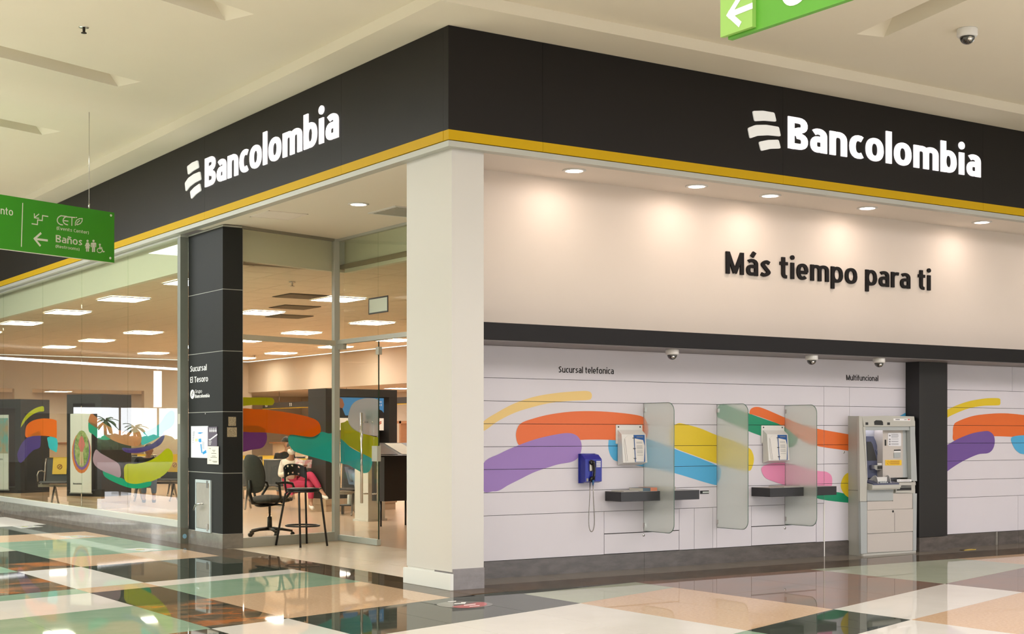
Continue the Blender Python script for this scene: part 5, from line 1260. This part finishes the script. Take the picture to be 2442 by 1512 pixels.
# ---- white kiosk pedestal and lectern
kk = thing('kiosk', 'slim white pedestal kiosk with a small dark screen behind the door', 'kiosk', (4.02, 8.95, 0), R(14))
M_ki = mat('kiosk_white', (.74, .72, .66), .4)
link('cabinet', prism([(-.17, y, z) for y, z in ((-.15, .03), (.15, .03), (.15, .98), (.05, .98), (-.15, .90))], (.34, 0, 0)), M_ki, kk, False)
link('base', box(-.19, .19, -.17, .17, 0, .03), M_ki, kk, False)
link('small_screen', prism([(-.04, y, z) for y, z in ((-.12, .915), (.02, .971), (.018, .977), (-.122, .921))], (.12, 0, 0)), M_blackp, kk, False)
link('lock', box(.03, .05, -.155, -.15, .80, .83), M_steel, kk, False); link('slot', box(-.02, .09, -.154, -.15, .64, .655), M_blackp, kk, False)
lc = thing('lectern', 'dark tilted display desk with paper sheets beside the white kiosk', 'desk', tuple(pt(912, 1036, 20.1).xy) + (0,), R(10))
link('stem', box(.05, .62, .02, .30, .36, 1.00), M_port, lc, False)
link('desk_top', prism([(-.50, y, z) for y, z in ((-.20, .985), (.25, 1.16), (.25, 1.18), (-.20, 1.005))], (1.20, 0, 0)), M_blackp, lc, False)
def onlec(x0, x1, m, nm): link(nm, prism([(x0, y, z) for y, z in ((-.17, 1.019), (.22, 1.170), (.22, 1.174), (-.17, 1.023))], (x1-x0, 0, 0)), m, lc, False)
onlec(-.48, -.24, mat('paper_orange', (.75, .45, .12), .6), 'orange_sheet'); onlec(-.20, .14, mat('tablet_grey', (.10, .11, .13), .2), 'tablet'); onlec(.22, .52, mat('paper', (0,0,0)), 'paper_sheet')
for x in (.10, .55): link('leg', tube([(x, .16, .36), (x, .16, 0)], .014, 8), M_blackm, lc, False)
hc = thing('bar_stool', 'black high stool half hidden behind the corner pillar inside the bank', 'stool', (4.86, 8.72, 0), R(20))
link('seat', lathe([(0, 0), (.17, 0), (.18, .02), (0, .03)], (0, 0, .74), 20), M_blackp, hc, False)
for a, b in ((-1,-1),(1,-1),(1,1),(-1,1)): link('leg', tube([(a*.12, b*.12, .74), (a*.19, b*.19, 0)], .012, 8), M_blackm, hc, False)
link('foot_ring', tube([(.15*math.cos(i*math.pi/8), .15*math.sin(i*math.pi/8), .30) for i in range(16)], .009, 6, True), M_blackm, hc, False)

# ---- tandem seating
M_seat = mat('seat_black', (.035, .033, .030), .5, noise=(80, (.05, .048, .044), .2)); M_sal = mat('seat_aluminium', (.46, .42, .36), .3, metal=.8)
M_yp = mat('notice_yellow', (.80, .50, .03), .5); M_br = mat('print_brown', (.30, .08, .02), .5)
def bench(u0, t, n, rot, l, notices=(), w_=.60):
    p = pt(u0, CY, t); b = thing('bench_seating', l, 'seating', (p.x, p.y, 0), rot, 'rows of waiting seats')
    # local x along the row, -y is the front
    link('beam', box(-.05, n*w_+.05, -.02, .05, .33, .38), M_sal, b, False)
    for i in range(n):
        x0 = i*w_ + .035; x1 = (i+1)*w_ - .035
        link('seat', prism([(x0, y, z) for y, z in ((-.26, .415), (-.23, .445), (.0, .415), (.20, .41), (.22, .39), (.0, .39), (-.24, .42))], (x1-x0, 0, 0)), M_seat, b, False)
        link('backrest', prism([(x0, y, z) for y, z in ((.20, .43), (.235, .43), (.33, .835), (.30, .84))], (x1-x0, 0, 0)), M_seat, b, False)
        link('top_rail', tube([(x0-.01, .315, .852), (x1+.01, .315, .852)], .014, 8), M_sal, b, False)
    for i in range(n+1):
        x = i*w_
        link('armrest', tube([(x, .32, .85), (x, .25, .60), (x, .20, .42), (x, -.02, .385)], .014, 6), M_sal, b, False)
        link('arm_loop', tube([(x, .24, .60), (x, .05, .63), (x, -.18, .62), (x, -.25, .56), (x, -.22, .44)], .012, 6), M_sal, b, False)
    for x in (.25, n*w_-.25): 
        link('leg', tube([(x, .0, .34), (x, -.24, .03), (x, -.29, .015)], [.024, .018, .016], 8), M_sal, b, False)
        link('leg', tube([(x, .0, .34), (x, .24, .03), (x, .29, .015)], [.024, .018, .016], 8), M_sal, b, False)
    for i in notices:
        x = (i+.5)*w_
        nt2 = link('notice', prism([(x-.13, y, z) for y, z in ((.215, .56), (.292, .865), (.345, .865), (.345, .80), (.342, .80), (.342, .868), (.290, .868), (.211, .56))], (.26, 0, 0)), M_yp, b, False)
        cen = Vector((x, .243, .70)); nd = Vector((0, -.97, .22))
        link('no_sitting_mark', tube([(cen.x + .042*math.cos(a), cen.y + .25*.042*math.sin(a) - .004, cen.z + .042*math.sin(a)) for a in [k*math.pi/8 for k in range(16)]], .005, 5, True), M_br, nt2, False)
        link('no_sitting_mark', tube([(cen.x - .028, cen.y - .012, cen.z - .028), (cen.x + .028, cen.y + .002, cen.z + .028)], .005, 5), M_br, nt2, False)
        link('yellow_tape', box(x-.20, x+.20, .285, .345, .868, .876), M_yp, nt2, False)
    return b
RV = YAW - R(90)      # a row square to the view
bench(557, 25.0, 4, RV + R(0), 'row of dark waiting seats with a woman and one yellow notice', (2,), .44)
bench(548, 28.6, 3, RV + R(5), 'second row of dark waiting seats behind the seated woman', (0, 1), .50)
bench(300, 28.15, 2, RV + R(-2), 'pair of dark waiting seats with yellow notice behind the big lime shape', (1,), .60)
bench(300, 30.5, 2, RV + R(0), 'farther pair of waiting seats with yellow tape behind the lime shape', (0, 1), .60)
bench(98, 26.5, 2, RV + R(3), 'pair of dark waiting seats between the two poster frames', (0,), .55)
bench(806, 23.2, 2, RV + R(0), 'waiting seats behind the glass door beside the white kiosk', (), .42)

# ---- teller number board, counters
nb_ = thing('number_board', 'long dark counter number board hanging over the tellers', 'sign', (10.3, 22, 2.05))
link('board', box(10.30, 10.38, 17.0, 27.0, 2.02, 2.17), M_port, nb_); link('yellow_edge', box(10.29, 10.30, 17.0, 27.0, 2.005, 2.02), M_yel, nb_)
for s_, u in (('11', 694), ('12', 766), ('10', 636)):
    q = onX(u, 960, 10.295)
    string('lettering', s_, (10.295, q.y + .12, 2.06), (0, -1, 0), .17, .085, (-1, 0, 0), M_wprint, nb_, .18)
for y in (18, 22, 26): link('hanger', tube([(10.34, y, 2.17), (10.34, y, 2.47)], .01, 6), M_steel, nb_)
tc_ = thing('teller_counter', 'long wood framed teller counter with cream panels behind the waiting seats', 'counter', (10.8, 20, 0))
M_wood = mat('counter_wood', (.36, .16, .07), .4, noise=(3, (.44, .21, .10), .3, (1, 1, 8)))
link('counter_body', box(10.6, 11.2, 9.0, 27.0, 0, 1.05), mat('counter_cream', (.72, .56, .38), .5), tc_)
link('counter_top', box(10.5, 11.25, 9.0, 27.0, 1.05, 1.09), M_wood, tc_)
for y in (10.5, 13.5, 16.5, 19.5, 22.5, 25.5):
    link('divider', box(10.5, 11.2, y, y+.09, 1.09, 1.62), M_wood, tc_); link('divider_rail', box(10.5, 10.56, y, y+3.0 if y < 24 else y + 1.4, 1.56, 1.62), M_wood, tc_)
tb = thing('teller_counter', 'teller counter along the back wall of the bank at far left', 'counter', (5, 28.5, 0))
link('counter_body', box(.8, 9.8, 28.2, 28.8, 0, 1.05), mat('counter_cream', (0,0,0)), tb); link('counter_top', box(.8, 9.8, 28.1, 28.85, 1.05, 1.09), M_wood, tb)
# plinth-side hand gel bottle behind the door
gb = thing('gel_bottle', 'clear pump bottle standing on the low ledge behind the glass door', 'bottle', (onZ(832, 1203, .32).x, onZ(832, 1203, .32).y, .335))
# ---- people -------------------------------------------------------------------------
def skin(name, V, E, m, parent, sub=2, root=0):
    me = bpy.data.meshes.new(name); me.from_pydata([v[0] for v in V], E, [])
    o = bpy.data.objects.new('tmp', me); COL.objects.link(o)
    md = o.modifiers.new('s', 'SKIN'); md.use_smooth_shade = True
    for i, v in enumerate(V):
        r = v[1]; o.data.skin_vertices[0].data[i].radius = (r, r) if not isinstance(r, tuple) else r
        o.data.skin_vertices[0].data[i].use_root = (i == root)
    sb = o.modifiers.new('b', 'SUBSURF'); sb.levels = sub; sb.render_levels = sub
    dg = bpy.context.evaluated_depsgraph_get(); dg.update()
    m2 = bpy.data.meshes.new_from_object(o.evaluated_get(dg)); bpy.data.objects.remove(o)
    for p in m2.polygons: p.use_smooth = True
    m2.materials.clear(); return link(name, m2, m, parent)
def ball(name, c, r, m, parent, sx=1, sy=1, sz=1, rot=0, cutz=None):
    bm = bmesh.new(); bmesh.ops.create_uvsphere(bm, u_segments=20, v_segments=14, radius=r)
    for v in bm.verts: v.co = Vector((v.co.x*sx, v.co.y*sy, v.co.z*sz))
    if cutz is not None: bmesh.ops.delete(bm, geom=[v for v in bm.verts if v.co.z < cutz], context='VERTS')
    bmesh.ops.transform(bm, matrix=Matrix.Translation(Vector(c)) @ Matrix.Rotation(rot, 4, 'Z'), verts=bm.verts)
    return link(name, tomesh(bm, smooth=True), m, parent)
M_skin = mat('skin', (.42, .22, .13), .5); M_hair = mat('hair_black', (.012, .010, .009), .45); M_shoe = mat('shoe_white', (.78, .73, .66), .5)
def person(label, J, shirt, trousers, mask, shoe, face_rot, props=()):
    """J: joints as world vectors: head, neck, chest, pelvis, shoulder/elbow/hand L/R, hip/knee/ankle/toe L/R"""
    t = thing('person', label, 'person', (J['pelvis'].x, J['pelvis'].y, 0))
    V = [(J['pelvis'], .13), (J['waist'], .11), (J['chest'], .13), (J['neck'], .045), (J['head'] - Vector((0, 0, .06)), .05), (J['head'], .072), (J['head'] + Vector((0, 0, .07)), .055)]
    E = [(0, 1), (1, 2), (2, 3), (3, 4), (4, 5), (5, 6)]
    for s_ in 'LR':
        i = len(V); V += [(J['sh'+s_], .048), (J['el'+s_], .037), (J['wr'+s_], .024)]; E += [(2, i), (i, i+1), (i+1, i+2)]
        i = len(V); V += [(J['hip'+s_], .082), (J['kn'+s_], .055), (J['an'+s_], .035), (J['to'+s_], .028)]; E += [(0, i), (i, i+1), (i+1, i+2), (i+2, i+3)]
    body = skin('body', V, E, M_skin, t)
    fr_ = Vector((math.sin(face_rot), -math.cos(face_rot), 0)); sd_ = Vector((fr_.y, -fr_.x, 0))
    for s_, k in (('L', 1), ('R', -1)):
        w_ = J['wr'+s_]; d = (J['wr'+s_] - J['el'+s_]).normalized(); side = d.cross(Vector((0, 0, 1))).normalized() * k
        HV = [(w_, .020), (w_ + d*.05, .026)]; HE = [(0, 1)]
        for q in range(4):
            i = len(HV); a = w_ + d*.085 + side*(.027 - q*.018); L_ = (.055, .062, .057, .045)[q]
            HV += [(a, .0095), (a + d*L_*.55 - Vector((0, 0, .010)), .0085), (a + d*L_*.85 - Vector((0, 0, .028)), .0075)]; HE += [(1, i), (i, i+1), (i+1, i+2)]
        i = len(HV); HV += [(w_ + d*.035 - side*.032*-1, .011), (w_ + d*.07 + side*.05, .009)]; HE += [(0, i), (i, i+1)]
        skin('hand', HV, HE, M_skin, t, 1)
    ms = MATS[shirt]
    V = [(J['waist'] + Vector((0, 0, -.10)), (.165, .125)), (J['waist'], (.15, .115)), (J['chest'], (.165, .12)), (J['neck'] - Vector((0, 0, .03)), .06)]
    E = [(0, 1), (1, 2), (2, 3)]
    for s_ in 'LR':
        i = len(V); V += [(J['sh'+s_], .062), (J['el'+s_], .050), (J['wr'+s_] * .9 + J['el'+s_] * .1, .038)]; E += [(2, i), (i, i+1), (i+1, i+2)]
    skin('shirt', V, E, ms, t)
    V = [(J['pelvis'], .145)]; E = []
    for s_ in 'LR':
        i = len(V); V += [(J['hip'+s_], .098), (J['kn'+s_], .068), (J['an'+s_] * .85 + J['kn'+s_] * .15, .050)]; E += [(0, i), (i, i+1), (i+1, i+2)]
    skin('trousers', V, E, MATS[trousers], t)
    h = J['head'] + Vector((0, 0, .01))
    ball('head_shape', h, .088, M_skin, t, .86, 1.02, 1.22, face_rot)
    ball('hair', h - fr_*.018 + Vector((0, 0, .03)), .100, M_hair, t, .92, 1.0, 1.05, face_rot, -.02)
    for k in (-1, 1):
        ball('eye', h + fr_*.083 + sd_*.030*k + Vector((0, 0, .010)), .010, M_hair, t, 1.4, .6, .7, face_rot)
        ball('ear', h + sd_*.078*k - Vector((0, 0, .005)), .020, M_skin, t, .5, .8, 1.3, face_rot)
    ball('nose', h + fr_*.094 - Vector((0, 0, .018)), .013, M_skin, t, .8, 1.1, 1.3, face_rot)
    if mask: ball('face_mask', h + fr_*.032 - Vector((0, 0, .045)), .072, M_shoe, t, 1.0, 1.0, .86, face_rot)
    else: ball('mouth', h + fr_*.086 - Vector((0, 0, .05)), .012, mat('lips', (.35, .12, .09), .5), t, 1.6, .5, .5, face_rot)
    for s_ in 'LR':
        a, b = J['an'+s_], J['to'+s_]; d = (b - a).normalized()
        skin('shoe', [(a - d*.03 - Vector((0, 0, .03)), .042), (a + d*.05 - Vector((0, 0, .035)), .042), (b - Vector((0, 0, .0)), .036), (b + d*.05, .028)], [(0, 1), (1, 2), (2, 3)], MATS[shoe], t, 1)
    return t
mat('blouse_cream', (.74, .66, .56), .8); mat('trousers_magenta', (.52, .035, .10), .75); mat('shirt_black', (.014, .013, .014), .8); mat('jeans_blue', (.14, .19, .27), .8); mat('shirt_dark_grey', (.05, .05, .05), .8)
T = 24.75
def P_(u, vv, dt=0): return pt(u, vv, T + dt)
J = dict(head=P_(696, 1071, -.30), neck=P_(695, 1092, -.24), chest=P_(694, 1108, -.18), waist=P_(699, 1137, -.12), pelvis=P_(703, 1155, -.08),
  shL=P_(674, 1104, -.20), elL=P_(668, 1135, -.28), wrL=P_(702, 1120, -.52), shR=P_(717, 1104, -.18), elR=P_(727, 1132, -.30), wrR=P_(728, 1115, -.52),
  hipL=P_(694, 1158, -.12), knL=P_(742, 1152, -.55), anL=P_(741, 1200, -.60), toL=P_(745, 1211, -.72),
  hipR=P_(713, 1155, -.12), knR=P_(740, 1130, -.62), anR=P_(768, 1174, -.70), toR=P_(778, 1187, -.80))
wo = person('seated woman in cream blouse and magenta trousers wearing a white mask and reading a magazine', J, 'blouse_cream', 'trousers_magenta', True, 'shoe_white', RV)
for dz in (0, .035): link('sock_stripe', tube([J['anR'] + (J['knR']-J['anR']).normalized()*(.05+dz) , J['anR'] + (J['knR']-J['anR']).normalized()*(.065+dz)], .040, 12), MATS['shirt_black'], wo)
mg = thing('magazine', 'open colour magazine held by the seated woman', 'magazine', P_(722, 1105, -.62))
bm = bmesh.new()
ca = P_(703, 1112, -.60); cb2 = P_(720, 1117, -.66); cc_ = P_(742, 1116, -.58); upv = P_(722, 1094, -.50) - P_(720, 1114, -.62)
q = [bm.verts.new(p) for p in (ca, cb2, cc_, cc_ + upv, cb2 + upv, ca + upv)]; bm.faces.new([q[0], q[1], q[4], q[5]]); bm.faces.new([q[1], q[2], q[3], q[4]])
g_ = bmesh.ops.extrude_face_region(bm, geom=list(bm.faces)); bmesh.ops.translate(bm, verts=[e for e in g_['geom'] if isinstance(e, bmesh.types.BMVert)], vec=(.01, .01, 0))
link('pages', tomesh(bm), mat('magazine_print', (.45, .12, .14), .5, noise=(18, (.55, .50, .45), .12)), mg)
T = 28.3
J = dict(head=P_(686, 1058), neck=P_(683, 1075), chest=P_(678, 1090), waist=P_(676, 1120), pelvis=P_(678, 1140, .1), shL=P_(660, 1085), elL=P_(655, 1115), wrL=P_(672, 1128, -.3), shR=P_(698, 1085), elR=P_(702, 1115), wrR=P_(690, 1128, -.3),
  hipL=P_(668, 1142), knL=P_(664, 1140, -.5), anL=P_(664, 1180, -.5), toL=P_(664, 1190, -.62), hipR=P_(688, 1142), knR=P_(694, 1140, -.5), anR=P_(694, 1180, -.5), toR=P_(694, 1190, -.62))
person('person in a black shirt with black hair seated behind the woman with the magazine', J, 'shirt_black', 'jeans_blue', False, 'shirt_black', RV + R(120))
T = 22.5
J = dict(head=P_(866, 1010), neck=P_(863, 1040), chest=P_(860, 1062), waist=P_(857, 1100), pelvis=P_(856, 1128, .05), shL=P_(835, 1056), elL=P_(830, 1090, -.1), wrL=P_(850, 1105, -.4), shR=P_(888, 1056), elR=P_(893, 1092, -.1), wrR=P_(876, 1106, -.4),
  hipL=P_(845, 1132), knL=P_(850, 1140, -.45), anL=P_(866, 1215, -.40), toL=P_(868, 1233, -.55), hipR=P_(870, 1132), knR=P_(884, 1138, -.45), anR=P_(896, 1208, -.35), toR=P_(900, 1226, -.50))
person('person in dark top and blue jeans seated behind the glass door', J, 'shirt_dark_grey', 'jeans_blue', True, 'shirt_black', RV)
T = 24.0
J = dict(head=P_(318, 1062, 4), neck=P_(318, 1082, 4), chest=P_(322, 1098, 4), waist=P_(327, 1128, 4), pelvis=P_(330, 1142, 4), shL=P_(303, 1094, 4), elL=P_(297, 1122, 4), wrL=P_(310, 1130, 3.7), shR=P_(340, 1094, 4), elR=P_(348, 1120, 4), wrR=P_(336, 1130, 3.7),
  hipL=P_(320, 1145, 4), knL=P_(318, 1142, 3.5), anL=P_(318, 1186, 3.5), toL=P_(318, 1196, 3.4), hipR=P_(338, 1145, 4), knR=P_(342, 1142, 3.5), anR=P_(342, 1186, 3.5), toR=P_(342, 1196, 3.4))
J['head'] = P_(355, 1075, 4); J['neck'] = P_(352, 1092, 4); J['chest'] = P_(352, 1104, 4)
for k in J:
    if k not in ('head', 'neck', 'chest'): J[k] = J[k] + Vector((RT[0], RT[1], 0)) * .20
person('person in dark clothes seated beyond the lime window shape', J, 'shirt_black', 'jeans_blue', False, 'shirt_black', RV)
link('bottle_body', lathe([(0, 0), (.045, 0), (.047, .02), (.047, .15), (.02, .185), (.015, .20), (0, .20)], seg=16), mat('bottle_plastic', (.75, .75, .68), .15), gb, False)
link('pump', tube([(0, 0, .20), (0, 0, .245), (.035, -.02, .245)], .008, 8), M_whitep, gb, False)
gb.location = onZ(832, 1203, 0.0); 
gs2 = thing('gel_table', 'low dark ledge behind the glass door', 'table', (onZ(835, 1225, 0).x, onZ(835, 1225, 0).y, 0), RV)
link('top', box(-.16, .30, -.14, .14, .13, .15), M_blackp, gs2, False)
for x in (-.12, .26): link('leg', box(x-.012, x+.012, -.11, .11, 0, .13), M_blackp, gs2, False)
gb.location = (gs2.location.x, gs2.location.y, .15)

# =====================================================================================  MALL BEYOND THE FRAME (seen mirrored in the glass)
struct('wall_opposite', boxes([(-24.4, -24, -24, 30, 0, 5), (-24, 24, -24.4, -24, 0, .3), (-24, 24, -24.4, -24, 3.0, 5), (-24, -6, -24.4, -24, .3, 3.0), (24, 24.4, -24, .7, 0, 5)]), M_white)
for x in (-1, 5, 11, 17): struct('trim_5', box(x-.06, x+.06, -24.3, -24.1, .3, 3.0), M_alup)
struct('ground_outside', box(-40, 60, -80, -24.4, -.12, -.02), mat('outside_asphalt', (.10, .10, .10), .8))
struct('wall_far_end', boxes([(-14.6, 0.2, 59, 59.4, 0, 5), (-24, -14.6, 59, 59.4, 2.62, 5), (-24.4, -24, 30, 59.4, 0, 5)]), M_white)
lab(struct('ground_outside', box(-60, -5, 59.4, 120, -.12, -.02), mat('outside_asphalt', (.10, .10, .10), .8)), 'asphalt outside')
for k, (x, y, h) in enumerate(((-28.6, 108, 3.2), (-31.5, 106, 3.9), (-35.0, 109, 3.0), (-26.0, 104, 3.3))):
    t = thing('palm_tree', ['second', 'third', 'fourth', 'first'][k] + ' palm tree from the left, mirrored in the left shop window', 'tree', (x, y, -.02), 0, 'palm trees outside the far entrance')
    link('trunk', tube([(0, 0, 0), (.1, 0, h*.5), (.0, .05, h*.62)], [.16, .12, .10], 8), mat('palm_trunk', (.16, .11, .07), .9), t, False)
    bm = bmesh.new()
    for f in range(16):
        a = f*2.4; el_ = .9 - .09*f
        pr = None
        for s_ in range(7):
            r_ = 1.1*s_/6; z = h*.62 + r_*el_ - .55*r_*r_; wd = .16*math.sin(math.pi*(s_+.3)/7)
            c = Vector((r_*math.cos(a), r_*math.sin(a), z)); sd = Vector((-math.sin(a), math.cos(a), 0))*wd
            cur = [bm.verts.new(c - sd), bm.verts.new(c), bm.verts.new(c + sd)]; cur[1].co.z += .05
            if pr: bm.faces.new([pr[0], pr[1], cur[1], cur[0]]); bm.faces.new([pr[1], pr[2], cur[2], cur[1]])
            pr = cur
    link('fronds', tomesh(bm), mat('palm_green', (.05, .13, .03), .7), t, False)
for k, (x, y, h) in enumerate(((-33.3, 108, 3.9), (-36.6, 108, 3.9))):
    t = thing('utility_pole', ('nearer' if k else 'farther') + ' utility pole mirrored in the left shop window', 'pole', (x, y, -.02))
    link('shaft', tube([(0, 0, 0), (0, 0, h)], .09, 8), MATS['palm_trunk'], t, False); link('crossarm', box(-.7, .7, -.06, .06, h-.35, h-.22), MATS['palm_trunk'], t, False)
pw = thing('planter', 'low dark planter wall across the far entrance, mirrored in the window', 'planter', (-19, 58, 0))
link('wall', box(-23.9, -14.6, 56.6, 57.2, 0, .55), mat('planter_dark', (.04, .035, .03), .6), pw); link('soil', box(-23.8, -14.7, 56.7, 57.1, .55, .57), MATS['palm_trunk'], pw)
hd = thing('hedge', 'dark hedge outside the far entrance, mirrored in the left window', 'hedge', (-24, 90, 0))
bm = bmesh.new()
for k in range(60):
    c = Vector((-45 + k*.75, 90 + random.uniform(-1, 1), 0)); mm_ = Matrix.Translation(c + Vector((0, 0, .45))) @ Matrix.Diagonal((random.uniform(.6, 1), .8, random.uniform(.55, 1.0), 1))
    bmesh.ops.create_icosphere(bm, subdivisions=2, radius=1, matrix=mm_)
link('foliage', tomesh(bm), mat('hedge_green', (.03, .06, .02), .9, noise=(3, (.08, .12, .04), .2)), hd)
ll = thing('linear_lamp', 'long white tube lamp under the mall ceiling down the corridor', 'ceiling light', (-13, 50, 4.3))
link('tube', tube([(-6.5, 46.5, 4.28), (-17.8, 53, 4.28)], .055, 8), mat('tube_light', (1, 1, 1), .5, emit=9), ll)
for k in (.1, .5, .9): link('hanger', tube([(-6.5 - 11.3*k, 46.5 + 6.5*k, 4.3), (-6.5 - 11.3*k, 46.5 + 6.5*k, ZC)], .01, 6), M_steel, ll)
lb = thing('light_box', 'tall narrow white light box hanging in the corridor, mirrored in the left window', 'light box', (-16.9, 53.8, 3.4))
link('lit_panel', box(-17.08, -16.72, 53.75, 53.85, 2.55, 4.22), mat('light_box_white', (1, 1, 1), .5, emit=5), lb); link('hanger', tube([(-16.9, 53.8, 4.2), (-16.9, 53.8, ZC)], .012, 6), M_steel, lb)
dt = thing('display_totem', 'dark menu totem in the corridor, mirrored in the left window', 'sign', (-2.9, 21, 0))
link('body', box(-3.6, -2.1, 20.9, 21.1, .1, 1.75), mat('totem_black', (.02, .02, .025), .4), dt); link('base', box(-3.7, -2.0, 20.7, 21.3, 0, .1), M_blackp, dt)
